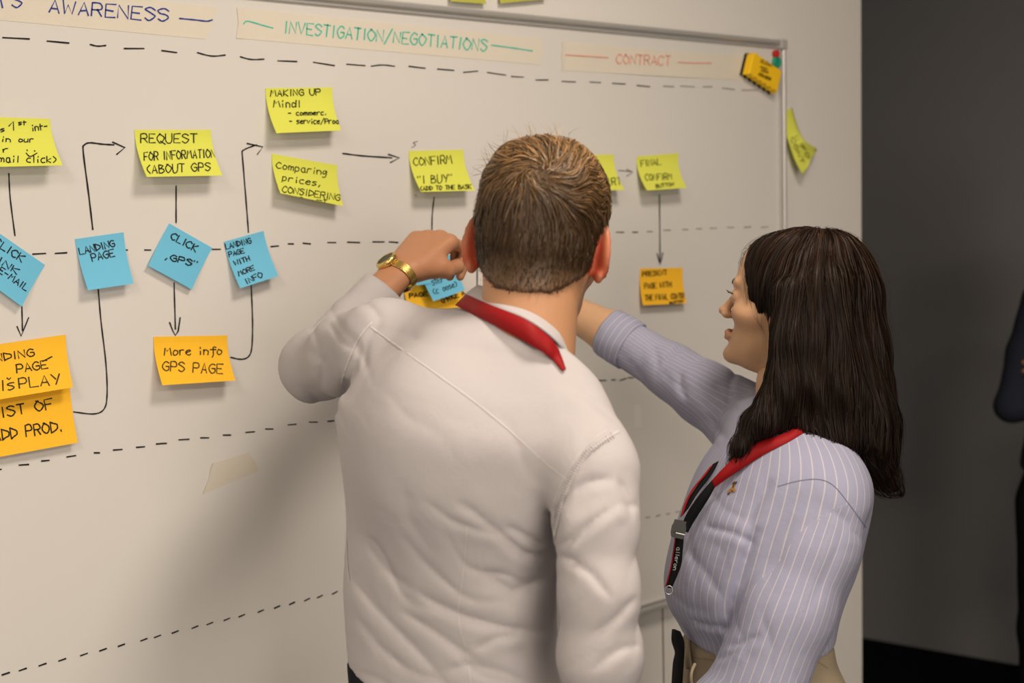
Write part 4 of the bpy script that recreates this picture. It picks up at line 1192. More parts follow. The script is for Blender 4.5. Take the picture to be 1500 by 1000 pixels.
def flow_m(p, k):
    """swirl away from the crown: down at the back, forward on the top"""
    d = p - whorl; ds = np.linalg.norm(d, axis=1)[:, None]
    rad = d / np.maximum(ds, .01)
    sw = np.cross(np.tile(np.array([0, -.6, .8]), (len(p), 1)), rad)
    o = rad + sw * np.clip(1.4 - ds / .07, .0, 1.4)
    o[:, 2] -= np.clip((.05 - p[:, 2]) * 20, 0, 2)
    q = p * 75
    o = o + .38 * np.stack([np.sin(q[:, 1] + 1.7 * np.sin(q[:, 2])), np.sin(q[:, 0] * 1.2 + q[:, 2]), np.sin(q[:, 0] + 1.3 * q[:, 1])], 1)
    top = np.clip((p[:, 2] - .07) * 20, 0, 1)
    o[:, 0] += top * .45 * np.clip((p[:, 1] + .04) * 15, -0.2, 1)
    return o


def rough_roots(V, N, cond):
    c = V[cond]; i = r.integers(0, len(c), N); return c[i] + r.normal(size=(N, 3)) * .0022


hs = []
top = rough_roots(Vh, 15000, Vh[:, 2] > .035)
hs.append(strands(hair_m, top, flow_m, 7, r.uniform(.0032, .0062, len(top)), .0011, r.uniform(-.003, .0042, len(top)), None, '', None, .13, .0002, seed=2))
mid = rough_roots(Vh, 9000, (Vh[:, 2] <= .045) & (Vh[:, 2] > -.02))
hs.append(strands(hair_m, mid, flow_m, 5, r.uniform(.0025, .0045, len(mid)), .0009, r.uniform(-.0015, .0016, len(mid)), None, '', None, .12, .0000, seed=3))
low = rough_roots(Vh, 4200, Vh[:, 2] <= -.01)
hs.append(strands(hair_m, low, flow_m, 3, .0022, .0007, r.uniform(-.001, .0012, len(low)), None, '', None, .2, .0, seed=4))
sp = rough_roots(Vh, 110, (Vh[:, 2] > .08) & (Vh[:, 0] < .03))       # stray tips standing up
hs.append(strands(hair_m, sp, lambda p, k: flow_m(p, k) + np.array([-.4, 0, .3]), 6, .0042, .0006, .004, None, '', None, .6, .0028, seed=6))
n = 0; VV = []; QQ = []; TT = []
for j, (v, q, t_) in enumerate(hs):
    if j >= 1: t_ = t_ * (.55, .38, .8)[j - 1]
    VV.append(v); QQ.append(q + n); TT.append(t_); n += len(v)
VV = np.concatenate(VV); TT = np.concatenate(TT)
# strands get lighter with height on the head
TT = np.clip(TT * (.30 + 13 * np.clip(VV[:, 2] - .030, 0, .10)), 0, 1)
tag(mesh_obj('hair_strands', HO + (VV * HS) @ HR.T, np.concatenate(QQ), M['hair_m'], hair_base, attrs={'tone': TT}), kind='stuff')

# trousers, belt, shoes
hipc = at(665, 1075, 1.70); gx = hipc[:2]
ft = [np.array([gx[0], gx[1], 0]) + m_right * sx * .13 + m_fwd * .02 for sx in (-1, 1)]


def trousers_m(P):
    d = torso_m(P) - .001
    pel = hipc - np.array([0, 0, .06])
    d = smin(smax(d, P[:, 2] - 2, .01), ell(P, pel - np.array([0, 0, .09]), (.150, .150, .12)), .05)
    for sx, f0 in zip((-1, 1), ft):
        hp = pel + m_right * sx * .085 - np.array([0, 0, .06]); kn = (hp + f0) / 2 + m_fwd * .03; kn[2] = .50
        d = smin(d, chain(P, [hp, kn, f0 + UP * .08], [.095, .072, .062], .03), .03)
    wz = at(512, 982, 1.70); wn = nrm(np.cross(at(812, 1050, 1.66) - wz, VD)); wn = wn if wn[2] < 0 else -wn
    return smax(d, -_dot(P - wz.astype(np.float32), wn) - .006, .006)


V, Q = nets(trousers_m, (hipc[0] - .33, hipc[1] - .33, .06), (hipc[0] + .33, hipc[1] + .33, 1.25), .010)
tr = mesh_obj('trousers', V, Q, M['navy_trousers'], man)
for f0 in ft: shoe(None, f0, m_fwd, 'shoe', M['black_leather'], M['black_leather'], man)

# watch
wa = nrm(at(588, 396, 2.17) - at(540, 445, 2.12)); wc = at(582, 404, 2.168); s1 = nrm(np.cross(wa, UP)); s2 = np.cross(wa, s1)
watch = empty('wristwatch', wc); tag(watch, 'gold wristwatch on the raised left wrist of the man in white', 'watch')
for i in range(-2, 3):
    rr = [.0335, .0335]
    pts = [wc + wa * i * .0030 + s1 * .0345 * math.cos(t) + s2 * .0275 * math.sin(t) for t in np.linspace(0, 2 * math.pi, 40, endpoint=False)]
    MB().tube(pts, .0017 if abs(i) < 2 else .0013, 6, True).build('bracelet_link', M['gold'], watch, True)
fc = nrm(-VD * .6 - CR * .75 + UP * .35); fc = nrm(fc - wa * (fc @ wa)); rd = 1 / math.sqrt((fc @ s1 / .0345) ** 2 + (fc @ s2 / .0275) ** 2)
cs = MB().lathe([(0, -.002), (.0175, -.002), (.0185, .001), (.0185, .005), (.0165, .0075), (.0150, .0078), (.0150, .0065), (0, .0065)], wc + fc * rd, fc, 28).build('watch_case', M['gold'], watch, True)
MB().lathe([(0, .0068), (.0148, .0068)], wc + fc * rd, fc, 24).build('dial', M['black_leather'], cs)

# red lanyard round his neck
lan = empty('lanyard', at(770, 500, 1.57)); tag(lan, 'plain red lanyard strap round the neck of the man in white', 'lanyard')
hi_ = [(683, 431), (718, 446), (767, 466), (796, 486), (816, 508), (829, 541)]
lo_ = [(667, 447), (712, 470), (767, 499), (796, 516), (812, 529), (824, 543)]
bv = bvh_of(objs[0], objs[1], objs[2], *[c for c in so.children if c.name.startswith('collar')])
A = crom(hi_, 6); B_ = crom(lo_, 6)
czi = crom(np.array([1.695, 1.602, 1.563, 1.562, 1.570, 1.615])[:, None], 6)[:, 0]


def lift_pt(q, z):
    h_, _ = hitpx(bv, q[0], q[1], .003)
    p = at(q[0], q[1], z)
    if h_ is not None:
        zh = -((h_ - CAM) @ RM)[2]
        if zh < z + .03: z2 = min(z, zh - .002); p = at(q[0], q[1], z2)
    return p


A = [lift_pt(q, z) for q, z in zip(A, czi)]; B_ = [lift_pt(q, z - .006) for q, z in zip(B_, czi)]
# over the shoulders and down the chest
def chest(s, z):
    o = nb_m + m_right * s; o = np.array([o[0], o[1], z]) + m_fwd * .6
    h_ = bv.ray_cast(Vector(o), Vector(-m_fwd), 1.2)
    return np.array(h_[0]) + m_fwd * .004


def front(path, a0, b0):
    pa = [a0]; pb = [b0]
    for s, z in path:
        pa.append(chest(s - .008, z)); pb.append(chest(s + .008, z))
    return crom(pa, 6), crom(pb, 6)


fl_, fl2 = front([(-.075, 1.50), (-.055, 1.42), (-.030, 1.33), (-.008, 1.25)], B_[0] + m_fwd * .03, A[0] + m_fwd * .03)
fr_, fr2 = front([(.050, 1.42), (.045, 1.38), (.025, 1.31), (.006, 1.25)], chest(.046, 1.43), chest(.060, 1.43))
strip3(A, B_, 'strap', M['red_strap'], lan, .0014)
strip3(fl_, fl2, 'strap', M['red_strap'], lan, .0014)
strip3(fr_, fr2, 'strap', M['red_strap'], lan, .0014)
# ------------------------------------------------------------------ the woman in the striped shirt
wa_ = nrm(at(1090, 600, 2.27) - at(1200, 715, 1.97)); w_lat = nrm(np.array([wa_[0], wa_[1], 0]))     # from her left (near) to her right (far)
w_fwd = nrm(np.cross(UP, w_lat)); w_fwd = w_fwd if w_fwd @ CR < 0 else -w_fwd
wp = at(1110, 950, 2.10)
woman = empty('person', (float(wp[0]), float(wp[1]), 0))
tag(woman, 'long dark-haired woman in a pale blue striped shirt, in profile, pointing at the whiteboard', 'person')
psi = math.asin(abs(w_lat @ CR))


def wsec(pl, pr, Z, a, tilt=0.0):
    """profile section: silhouette gives the front-to-back size, a = half width"""
    pl = np.array(pl, float); pr = np.array(pr, float); m = (pl + pr) / 2; hw = np.linalg.norm(pr - pl) / 2 * Z / F
    b = math.sqrt(max(hw ** 2 - (a * math.sin(psi)) ** 2, .0016)) / math.cos(psi)
    return (at(m[0], m[1], Z), nrm(w_lat + UP * tilt), a, b, b)


wS = [wsec((1012, 975), (1222, 975), 2.10, .145), wsec((1003, 935), (1215, 935), 2.10, .135), wsec((983, 900), (1219, 900), 2.10, .142), wsec((976, 865), (1228, 868), 2.10, .150),
      wsec((982, 825), (1243, 830), 2.10, .155), wsec((996, 775), (1256, 785), 2.10, .160), wsec((1016, 725), (1262, 740), 2.105, .165, .05), wsec((1036, 682), (1256, 705), 2.11, .165, .1),
      wsec((1058, 645), (1238, 670), 2.115, .145, .1), wsec((1080, 612), (1212, 640), 2.12, .105, .1), wsec((1100, 592), (1190, 618), 2.12, .07, .1)]
torso_w = make_loft(wS, n=2.2, ends=.02)
wls, wle, wlw = at(1207, 742, 1.985), at(1112, 1000, 1.955), at(955, 1120, 1.93)
wrs, wre, wrw = at(1082, 608, 2.27), at(985, 545, 2.37), at(893, 487, 2.43)
wfin = at(752, 405, 2.52)


def warm_l(P):
    return chain(P, [wls, at(1188, 800, 1.98), at(1150, 895, 1.965), wle], [.060, .066, .067, .066], .02)


def wfore_l(P): return chain(P, [wle, at(1060, 1045, 1.95), wlw], [.062, .052, .040], .02)


def warm_r(P):
    d = chain(P, [wrs, at(1035, 578, 2.32), wre], [.057, .053, .050], .02)
    return smin(d, chain(P, [wre, wrw], [.046, .040], .02), .012)


WF = [([(1030, 770), (1072, 780), (1106, 796)], 5, 5), ([(998, 795), (1032, 836), (1062, 880)], 9, 3), ([(1012, 907), (1040, 916), (1066, 917)], 5, 8),
      ([(1094, 770), (1108, 740), (1132, 700)], 9, 5), ([(1108, 770), (1096, 805), (1084, 845), (1070, 890), (1061, 932)], 8, 9), ([(1066, 948), (1088, 942), (1116, 930)], 5, 5), ([(1050, 968), (1068, 960), (1085, 950)], 4, 4),
      ([(1120, 860), (1140, 820), (1160, 770)], 8, 2.5), ([(1180, 900), (1205, 850), (1225, 800)], 8, 2.5), ([(985, 870), (1010, 890), (1040, 897)], 5, 3),
      ([(1215, 745), (1240, 765), (1262, 795)], 6, 3), ([(1040, 720), (1060, 745), (1090, 760)], 7, 2),
      ([(931, 552), (940, 526), (955, 512)], 5, 4), ([(997, 544), (997, 568), (1008, 588)], 5, 5), ([(1000, 506), (985, 520), (968, 538)], 5, 5), ([(1030, 528), (1012, 530), (990, 522)], 5, 4),
      ([(1066, 600), (1070, 560), (1080, 540)], 4, 4), ([(1040, 610), (1052, 628), (1065, 645)], 5, 3), ([(955, 500), (965, 530), (960, 560)], 5, 3), ([(1020, 560), (1040, 590), (1060, 600)], 6, 3)]


def shirt_w(P):
    t = torso_w(P)
    t = smin(t, cone(P, at(1140, 640, 2.12), at(1195, 715, 2.01), .050, .050), .05)
    t = smin(t, cone(P, at(1130, 625, 2.14), wrs, .045, .050), .04)
    d = smin(t, warm_l(P), np.interp(P[:, 2], [at(1100, 780, 2.0)[2], at(1100, 740, 2.0)[2]], [.005, .022]).astype(np.float32)); d = smin(d, wfore_l(P), .012)
    d = smin(d, warm_r(P), .03)
    d = d + folds(P, WF) + creases(P, 100, 13, .0022, 1040, 1260, 730, 1060, 30, .7) + creases(P, 60, 12, .0024, 895, 1090, 470, 650, 20, 1.9) + creases(P, 75, 12, .0018, 980, 1110, 740, 920, 30, 3.1) + wrinkle(P, 20, .0005, 8)
    d = smax(d, _dot(P - wrw.astype(np.float32), nrm(wrw - wre)), .003)
    d = smax(d, _dot(P - wlw.astype(np.float32), nrm(wlw - wle)), .003)
    z0 = at(1110, 932, 2.1)[2]
    return smax(d, np.where(dist_to(P, [wls, wle, wlw]) < .078, -1, z0 - .002 - P[:, 2]), .012)


lo, hi = bounds([s[0] - .16 for s in wS] + [s[0] + .16 for s in wS] + [wlw, wrw, wle, wls - .07], .04)
hi[2] = 1.50
V, Q = nets(shirt_w, lo, hi, .0042)
P32 = V.astype(np.float32)
dl = np.minimum(warm_l(P32), wfore_l(P32)); dr = warm_r(P32); dt = torso_w(P32)
lab = np.zeros(len(V), int); lab[(dl < dt - .014)] = 1; lab[(dr < dt - .010) & (dr < dl)] = 2
# even out the seam line between body and near sleeve
gl = lambda P: np.minimum(warm_l(P), wfore_l(P)) - torso_w(P) + .014
fq = np.sort(lab[Q], axis=1)[:, 1]; has = [np.bincount(Q[fq == k].ravel(), minlength=len(V)) > 0 for k in (0, 1)]
bi = np.where(has[0] & has[1])[0]
for _ in range(2):
    g_ = grad(gl, V[bi]); nn_ = grad(shirt_w, V[bi]); nn_ /= np.linalg.norm(nn_, axis=1)[:, None]
    g_ -= nn_ * (g_ * nn_).sum(1)[:, None]; v_ = gl(V[bi].astype(np.float32)); st_ = -(v_ / np.maximum((g_ * g_).sum(1), .08))[:, None] * g_
    l_ = np.linalg.norm(st_, axis=1); V[bi] += st_ * np.minimum(1, .0030 / np.maximum(l_, 1e-9))[:, None]
P32 = V.astype(np.float32)
torso_w(P32); tx, ty, tz = torso_w.xy
st_t = np.arctan2(tx, ty) * .125


def around(P, pts, ref):
    """arc coordinate round a limb"""
    best = None
    for a, b in zip(pts[:-1], pts[1:]):
        d = cone(P, a, b, 0, 0); ab = nrm(b - a); u = nrm(ref - ab * (ref @ ab)); w_ = np.cross(ab, u)
        q = P - a.astype(np.float32); an = np.arctan2(_dot(q, w_), _dot(q, u)) * .062
        if best is None: best = d; out = an
        else: m = d < best; out = np.where(m, an, out); best = np.where(m, d, best)
    return out


st_l = around(P32, [wls, wle], VD)
st_f = around(P32, [wle, wlw], VD)
fax = nrm(wlw - wle); st_l = np.where(_dot(P32 - wle.astype(np.float32), fax) > .045, st_f, st_l)
st_r = around(P32, [wrs, wrw], VD)
stripe = np.where(lab == 0, st_t, np.where(lab == 1, st_l, st_r))
m = material('striped_oxford_cotton', (.40, .43, .60, 1), .9, .1, bump=.3, bscale=900, cloth=.14); M['stripe'] = m
nt = m.node_tree; at_ = nt.nodes.new('ShaderNodeAttribute'); at_.attribute_name = 'stripe'
ml = nt.nodes.new('ShaderNodeMath'); ml.operation = 'MULTIPLY'; ml.inputs[1].default_value = 1 / .0118
fr_ = nt.nodes.new('ShaderNodeMath'); fr_.operation = 'PINGPONG'; fr_.inputs[1].default_value = 0.5
rp = nt.nodes.new('ShaderNodeValToRGB'); rp.color_ramp.elements[0].position = .035; rp.color_ramp.elements[1].position = .085
rp.color_ramp.elements[0].color = (.50, .48, .53, 1); rp.color_ramp.elements[1].color = (.335, .345, .475, 1)
nt.links.new(at_.outputs['Fac'], ml.inputs[0]); nt.links.new(ml.outputs[0], fr_.inputs[0]); nt.links.new(fr_.outputs[0], rp.inputs[0])
nt.links.new(rp.outputs[0], nt.nodes['Principled BSDF'].inputs['Base Color'])
wo = {}
for l, v, q, u in split_mesh(V, Q, lab):
    wo[l] = mesh_obj(['shirt', 'sleeve', 'sleeve'][l], v, q, m, woman if l == 0 else wo[0], attrs={'stripe': stripe[u]})
wso = wo[0]; wbv = bvh_of(*wo.values())
M['seam_b'] = material('grey_blue_seam', (.20, .21, .30, 1), .9, .1)
seam(wbv, [(1140, 712), (1170, 704), (1200, 702), (1222, 712), (1245, 740), (1268, 772)], 1.1, 'armhole_seam', M['seam_b'], wso)
seam(wbv, [(1069, 602), (1071, 570), (1082, 543)], 1.4, 'armhole_seam', M['seam_b'], wso)
# rolled cuff of the raised right sleeve
ca = nrm(wrw - wre); u1 = nrm(np.cross(ca, UP)); u2 = np.cross(ca, u1); V = []; n = 36
prof = [(-.050, .0425), (-.049, .0455), (-.030, .0465), (-.006, .0450), (.004, .0440), (.005, .0420), (.002, .0385)]
for h_, r_ in prof: V += [wrw + ca * h_ + (u1 * math.cos(2 * math.pi * i / n) + u2 * math.sin(2 * math.pi * i / n)) * (r_ + .0008 * math.sin(i * 1.3 + h_ * 90)) for i in range(n)]
Fc = [(k * n + i, k * n + (i + 1) % n, (k + 1) * n + (i + 1) % n, (k + 1) * n + i) for k in range(len(prof) - 1) for i in range(n)]
mesh_obj('cuff', V, Fc, m, wo[2], attrs={'stripe': np.repeat([p[0] * 1.0 + .0 for p in prof], n)})

# head and body
headf_w, tint_w = make_head(False)
wfw = nrm(-CR * math.cos(.48) + VD * math.sin(.48) + UP * .20)
WR = frame(wfw, nrm(UP - wfw * .0 + CR * .20)); WO = at(1150, 452, 2.12); WS = 1.03
WO = WO + at(1052.5, 455, 2.175) - (WO + WR @ np.array([0, .1125, -.0195]) * WS)
hv, hq, hl = place_mesh(headf_w, (-.10, -.13, -.19), (.10, .125, .12), .0024, WO, WR, WS)
parts = [(hv, hq, tint_w(hl))]
skin_w = lambda P: smin(smin(smin(smax(torso_w(P) + .014, P[:, 2] - at(1140, 625, 2.12)[2], .02), warm_l(P) + .020, .02), chain(P, [wrs, wre, wrw, at(815, 442, 2.49)], [.040, .036, .036, .028], .01), .02), cone(P, at(1150, 650, 2.13), at(1150, 560, 2.12), .048, .045), .03)
v, q = nets(lambda P: smin(skin_w(P), wfore_l(P) + .018, .01), lo, np.array([hi[0], hi[1], 1.56]), .010); parts.append((v, q, np.zeros(len(v))))
v, q = nets(lambda P: chain(P, [wre, wrw, at(815, 444, 2.485), at(797, 432, 2.497)], [.040, .0385, .0275, .025], .01), *bounds([wrw - .05, at(790, 420, 2.50), wrw], .06), .005); parts.append((v, q, np.zeros(len(v))))
hand_w, a_, b_ = make_hand((.1, .75, .9, 1.0), .5)
wy = nrm(wfin - at(805, 437, 2.492)); wz = nrm(UP * .6 - VD * .8); wz = nrm(wz - wy * (wz @ wy)); wx = np.cross(wy, wz)
v, q, l_ = place_mesh(hand_w, a_, b_, .0035, at(806, 437, 2.492), np.stack([wx, wy, wz], 1), .92); parts.append((v, q, np.zeros(len(v))))
hand_w2, a_, b_ = make_hand((.4, .45, .5, .5), .4)
wy = nrm(wlw - wle); wz = nrm(-VD * .7 + UP * .5); wz = nrm(wz - wy * (wz @ wy)); wx = np.cross(wy, wz)
v, q, l_ = place_mesh(hand_w2, a_, b_, .0045, wlw + wy * .02, np.stack([wx, wy, wz], 1), .92); parts.append((v, q, np.zeros(len(v))))
V, Q, A = join(parts)
body_w = mesh_obj('body', V, Q, M['skin_f'], woman, attrs={'tint': A})
M['brow_w'] = material('dark_brow', (.012, .008, .006, 1), .7, .2)
face_parts(WO, WR, WS, woman, M['iris'], M['brow_w'], M['brow_w'], False)

# shirt collar
M['collar_in'] = material('dark_collar_lining', (.06, .06, .08, 1), .9, .1)
ct = crom([at(x, y, z) for x, y, z in [(1098, 578, 2.20), (1140, 585, 2.23), (1185, 600, 2.19), (1195, 612, 2.12), (1170, 625, 2.05), (1125, 618, 2.04), (1094, 606, 2.07)]], 6)
cb = crom([at(x, y, z) for x, y, z in [(1090, 612, 2.225), (1140, 605, 2.25), (1195, 620, 2.20), (1208, 635, 2.12), (1180, 652, 2.03), (1115, 652, 2.01), (1072, 650, 2.05)]], 6)
cc = strip3(ct, cb, 'collar', m, wso, .003)
a_ = cc.data.attributes.new('stripe', 'FLOAT', 'POINT'); a_.data.foreach_set('value', np.repeat(np.arange(len(ct)) * .006, 3).astype(np.float32))

# hair
hrow = [(338, 1150, 1225, 2.12, .040), (352, 1112, 1248, 2.12, .068), (380, 1096, 1270, 2.12, .082), (420, 1097, 1285, 2.12, .090), (460, 1108, 1287, 2.12, .092), (500, 1124, 1290, 2.12, .094),
        (545, 1121, 1290, 2.11, .096), (590, 1106, 1292, 2.10, .100), (625, 1094, 1294, 2.10, .102), (655, 1085, 1296, 2.10, .102)]
hair_loft = make_loft([(at((l_ + r_) / 2, y, Z), nrm(VD), a, (r_ - l_) / 2 * Z / F, (r_ - l_) / 2 * Z / F) for y, l_, r_, Z, a in hrow[::-1]], n=2.3, ends=.015)
partp = at(1185, 400, 2.02)


def hair_w(P):
    d = hair_loft(P)
    q = (P - WO.astype(np.float32)) @ WR.astype(np.float32)
    d = smin(d, ell(q, (0, -.006, .036), (.0805, .0985, .083), n=2.1), .012)
    for zz in (0, 1):
        d = smin(d, chain(P, [at(1156, 430, 2.030 + .17 * zz), at(1160, 500, 2.020 + .18 * zz), at(1154, 560, 2.020 + .18 * zz), at(1136, 612, 2.022 + .18 * zz)], [.024, .029, .031, .026], .02), .02)
        d = smin(d, chain(P, [at(1205, 420, 2.035 + .16 * zz), at(1212, 560, 2.03 + .17 * zz)], [.036, .040], .02), .03)
    d = smin(d, chain(P, [at(1245, 520, 2.09), at(1268, 620, 2.07), at(1277, 670, 2.07), at(1298, 702, 2.08), at(1316, 716, 2.085)], [.050, .042, .030, .016, .005], .02), .03)
    d = smin(d, chain(P, [at(1150, 560, 2.02), at(1110, 620, 2.00), at(1082, 655, 2.00), at(1072, 678, 2.01)], [.028, .021, .012, .005], .01), .02)
    X, Y = project(P)
    # lower edge: between the front tress and the back tress the hair ends on the shoulder
    low = np.interp(X, [1050, 1085, 1105, 1130, 1165, 1200, 1215, 1235, 1300], [700, 690, 650, 632, 628, 640, 660, 690, 730]).astype(np.float32)
    d = smax(d, (Y - low) * .00105, .008)
    # keep the face and neck free
    q = (P - WO.astype(np.float32)) @ WR.astype(np.float32)
    face = np.interp(q[:, 2], [-.20, -.11, -.06, -.03, .0, .03, .055, .075, .10], [.03, .012, .000, .010, .026, .040, .055, .070, .085]).astype(np.float32)
    xe = np.interp(Y, [340, 362, 385, 400, 430, 450, 470, 488, 510, 560, 590, 620, 650], [1120, 1100, 1094, 1095, 1100, 1108, 1120, 1131, 1130, 1122, 1106, 1070, 1045]).astype(np.float32)
    cut = np.where(q[:, 0] < .0, (xe - X) * .00105, np.where(q[:, 2] > -.13, q[:, 1] - face, -1)).astype(np.float32)
    d = smax(d, cut, .004)
    ang = np.arctan2(P[:, 1] - WO[1], P[:, 0] - WO[0])
    d = d + .0016 * np.sin(ang * 23 + 4 * np.sin(P[:, 2] * 22)) * np.clip((1.62 - P[:, 2]) * 12, 0, 1)
    return d


hl0, hh0 = bounds([at(x, y, z) for y, x, x2, z, a in hrow for z in (z - a, z + a)] + [at(x2, y, z) for y, x, x2, z, a in hrow for z in (z - a, z + a)] + [at(1310, 730, 2.08), at(1050, 700, 2.0)], .075)
V, Q = nets(hair_w, hl0, hh0, .0038)
M['hair_w'] = hair_mat('dark_brown_hair', (.0060, .0036, .0026, 1), (.050, .023, .011, 1), .5, .16)
hb = mesh_obj('hair', V, Q, M['hair_w'], woman, attrs={'tone': np.full(len(V), .03)})
r = np.random.default_rng(9)
topc = at(1205, 345, 2.10)


def flow_w(p, k):
    """from the parting over the head and straight down, ends turning outward"""
    d = np.tile(-UP, (len(p), 1)).astype(float)
    rad = p - topc; rad[:, 2] = 0; rad /= np.maximum(np.linalg.norm(rad, axis=1), .01)[:, None]
    t = np.clip((p[:, 2] - (WO[2] + .055)) * 16, 0, 1)[:, None]
    d = d * (1 - t * .6) + rad * t * 1.2
    en = np.clip((WO[2] - .17 - p[:, 2]) * 14, 0, 1)[:, None]
    side = np.where((p @ CR) > (WO @ CR) + .02, 1.0, -1.0)[:, None]
    d = d + CR * side * en * .65
    q = p * 26
    d = d + .10 * np.stack([np.sin(q[:, 2] + q[:, 0] * 2), np.sin(q[:, 2] * 1.2 + q[:, 1] * 3), 0 * q[:, 0]], 1)
    return d


zt = V[:, 2]
def roots_w(N, cond): c = V[cond]; return c[r.integers(0, len(c), N)] + r.normal(size=(N, 3)) * .0015
hs = []
t1 = roots_w(7000, zt > WO[2] + .045)
hs.append(strands(hair_w, t1, flow_w, 26, r.uniform(.006, .0105, len(t1)), .0012, r.uniform(-.0005, .0035, len(t1)), None, '', None, .06, .00003, seed=12))
t2 = roots_w(6000, (zt < WO[2] + .05) & (zt > WO[2] - .12))
hs.append(strands(hair_w, t2, flow_w, 18, r.uniform(.006, .010, len(t2)), .0012, r.uniform(-.0005, .0035, len(t2)), None, '', None, .07, .00005, seed=13))
t3 = roots_w(1500, zt < WO[2] - .12)
hs.append(strands(hair_w, t3, flow_w, 9, .006, .0010, r.uniform(0, .005, len(t3)), None, '', None, .22, .0006, seed=14))
t4 = roots_w(200, zt > WO[2] + .05)
hs.append(strands(hair_w, t4, flow_w, 16, .009, .0006, .004, None, '', None, .3, .0008, seed=15))
n = 0; VV = []; QQ = []; TT = []
for v, q, t_ in hs: VV.append(v); QQ.append(q + n); TT.append(t_); n += len(v)
VV = np.concatenate(VV); TT = np.concatenate(TT) * .75
TT = np.clip(TT * (.45 + 8 * np.clip(VV[:, 2] - WO[2] - .03, 0, .1)), 0, 1)
tag(mesh_obj('hair_strands', VV, np.concatenate(QQ), M['hair_w'], hb, attrs={'tone': TT}), kind='stuff')

# beige trousers
M['khaki'] = material('beige_cotton_twill', (.31, .255, .18, 1), .85, .15, bump=.4, bscale=600)
gx = wp[:2]; wft = [np.array([gx[0], gx[1], 0]) + w_lat * sx * .10 + w_fwd * .02 for sx in (-1, 1)]
zw = at(1110, 928, 2.1)[2]
wT = [(at(1109, 925, 2.10), w_lat, .135, .105, .105), (at(1110, 960, 2.10), w_lat, .142, .109, .108), (at(1112, 1000, 2.10), w_lat, .160, .116, .122), (at(1112, 1060, 2.10), w_lat, .178, .122, .140), (at(1112, 1120, 2.10), w_lat, .182, .118, .142), (at(1112, 1170, 2.10), w_lat, .17, .10, .12)]
pelv = make_loft(wT[::-1], n=2.3, ends=.02)


def trousers_w(P):
    d = pelv(P)
    for sx, f0 in zip((-1, 1), wft):
        hp = wT[-1][0] + w_lat * sx * .085; kn = (hp + f0) / 2 + w_fwd * .02; kn[2] = .48
        d = smin(d, chain(P, [hp, kn, f0 + UP * .07], [.088, .066, .055], .03), .03)
    return smax(d, P[:, 2] - zw, .003) + wrinkle(P, 18, .0004, 5)


V, Q = nets(trousers_w, (wp[0] - .30, wp[1] - .30, .05), (wp[0] + .30, wp[1] + .30, 1.12), .008)
tw = mesh_obj('trousers', V, Q, M['khaki'], woman)
for f0 in wft: shoe(None, f0, w_fwd, 'shoe', M['black_leather'], M['seam'], woman)
tbv = bvh_of(tw)
M['khaki_d'] = material('khaki_seam', (.26, .21, .15, 1), .85, .1)
seam(tbv, [(1010, 962), (1040, 966), (1070, 966)], 1.5, 'waistband_seam', M['khaki_d'], tw, .001)
seam(tbv, [(1175, 962), (1195, 968), (1212, 978)], 1.2, 'pocket_seam', M['khaki_d'], tw, .001)
for x0, x1 in ((1002, 1010),):
    strip3(crom([hitpx(tbv, x, y, .004)[0] if hitpx(tbv, x, y)[0] is not None else at(x, y, 2.0) for x, y in [(1005, 934), (1006, 955), (1010, 980)]], 4),
           crom([hitpx(tbv, x, y, .004)[0] if hitpx(tbv, x, y)[0] is not None else at(x, y, 2.0) for x, y in [(1013, 936), (1014, 957), (1018, 980)]], 4), 'belt_loop', M['khaki'], tw, .003)
tl = [at(x, y, z) for x, y, z in [(1018, 972, 1.985), (1013, 985, 1.975), (1013, 1000, 1.975), (1020, 1015, 1.98)]]
MB().tube(crom(tl, 6), .0024, 8).build('drawstring', M['khaki'], tw, True)
bl = [at(x, y, z) for x, y, z in [(1213, 934, 2.10), (1217, 945, 2.10), (1212, 955, 2.10)]]
MB().tube(crom(bl, 6), .0022, 6).build('belt_loop', M['khaki'], tw, True)
MB().tube([bl[2] + (CR * math.cos(t) + UP * math.sin(t)) * .0045 for t in np.linspace(0, 2 * math.pi, 14, endpoint=False)], .001, 5, True).build('belt_ring', M['steel'], tw, True)
# dark webbing strap hanging at the front of her waist
kb = empty('strap', at(990, 960, 2.08)); tag(kb, 'dark webbing strap hanging at the front of the woman\'s beige trousers', 'strap')
sA = crom([at(x, y, 2.075) for x, y in [(986, 921), (985, 938), (990, 955), (987, 972), (985, 1005), (984, 1040)]], 5)
sB = crom([at(x, y, 2.055) for x, y in [(995, 925), (1001, 940), (1001, 955), (1000, 972), (998, 1005), (997, 1040)]], 5)
strip3(sA, sB, 'webbing', M['black_strap'], kb, .004)

# her lanyard: red round the neck, black below the joint, with clip and ring
wl = empty('lanyard', at(1000, 800, 1.97)); tag(wl, 'red and black lanyard round the neck of the woman in the striped shirt', 'lanyard')
allw = bvh_of(*wo.values(), cc)


def on_shirt(x, y, lift=.003, zd=2.0):
    p, n_ = hitpx(allw, x, y, lift)
    return (at(x, y, zd) if p is None else p)


def band(top, bot, name, mat, lift=.003, zd=None, step=5, par=None):
    A = crom(top, step); B_ = crom(bot, step)
    z = crom(np.array(zd)[:, None], step)[:, 0] if zd is not None else [2.0] * len(A)
    pa = []; pb = []
    for a, b, zz in zip(A, B_, z):
        qa, _ = hitpx(allw, a[0], a[1], lift); qb, _ = hitpx(allw, b[0], b[1], lift)
        za = -((qa - CAM) @ RM)[2] if qa is not None else 9; zb = -((qb - CAM) @ RM)[2] if qb is not None else 9
        z0 = min(za, zb, zz); pa.append(at(a[0], a[1], min(za, z0 + .010))); pb.append(at(b[0], b[1], min(zb, z0 + .010)))
    return strip3(pa, pb, name, mat, par or wl, .0016)


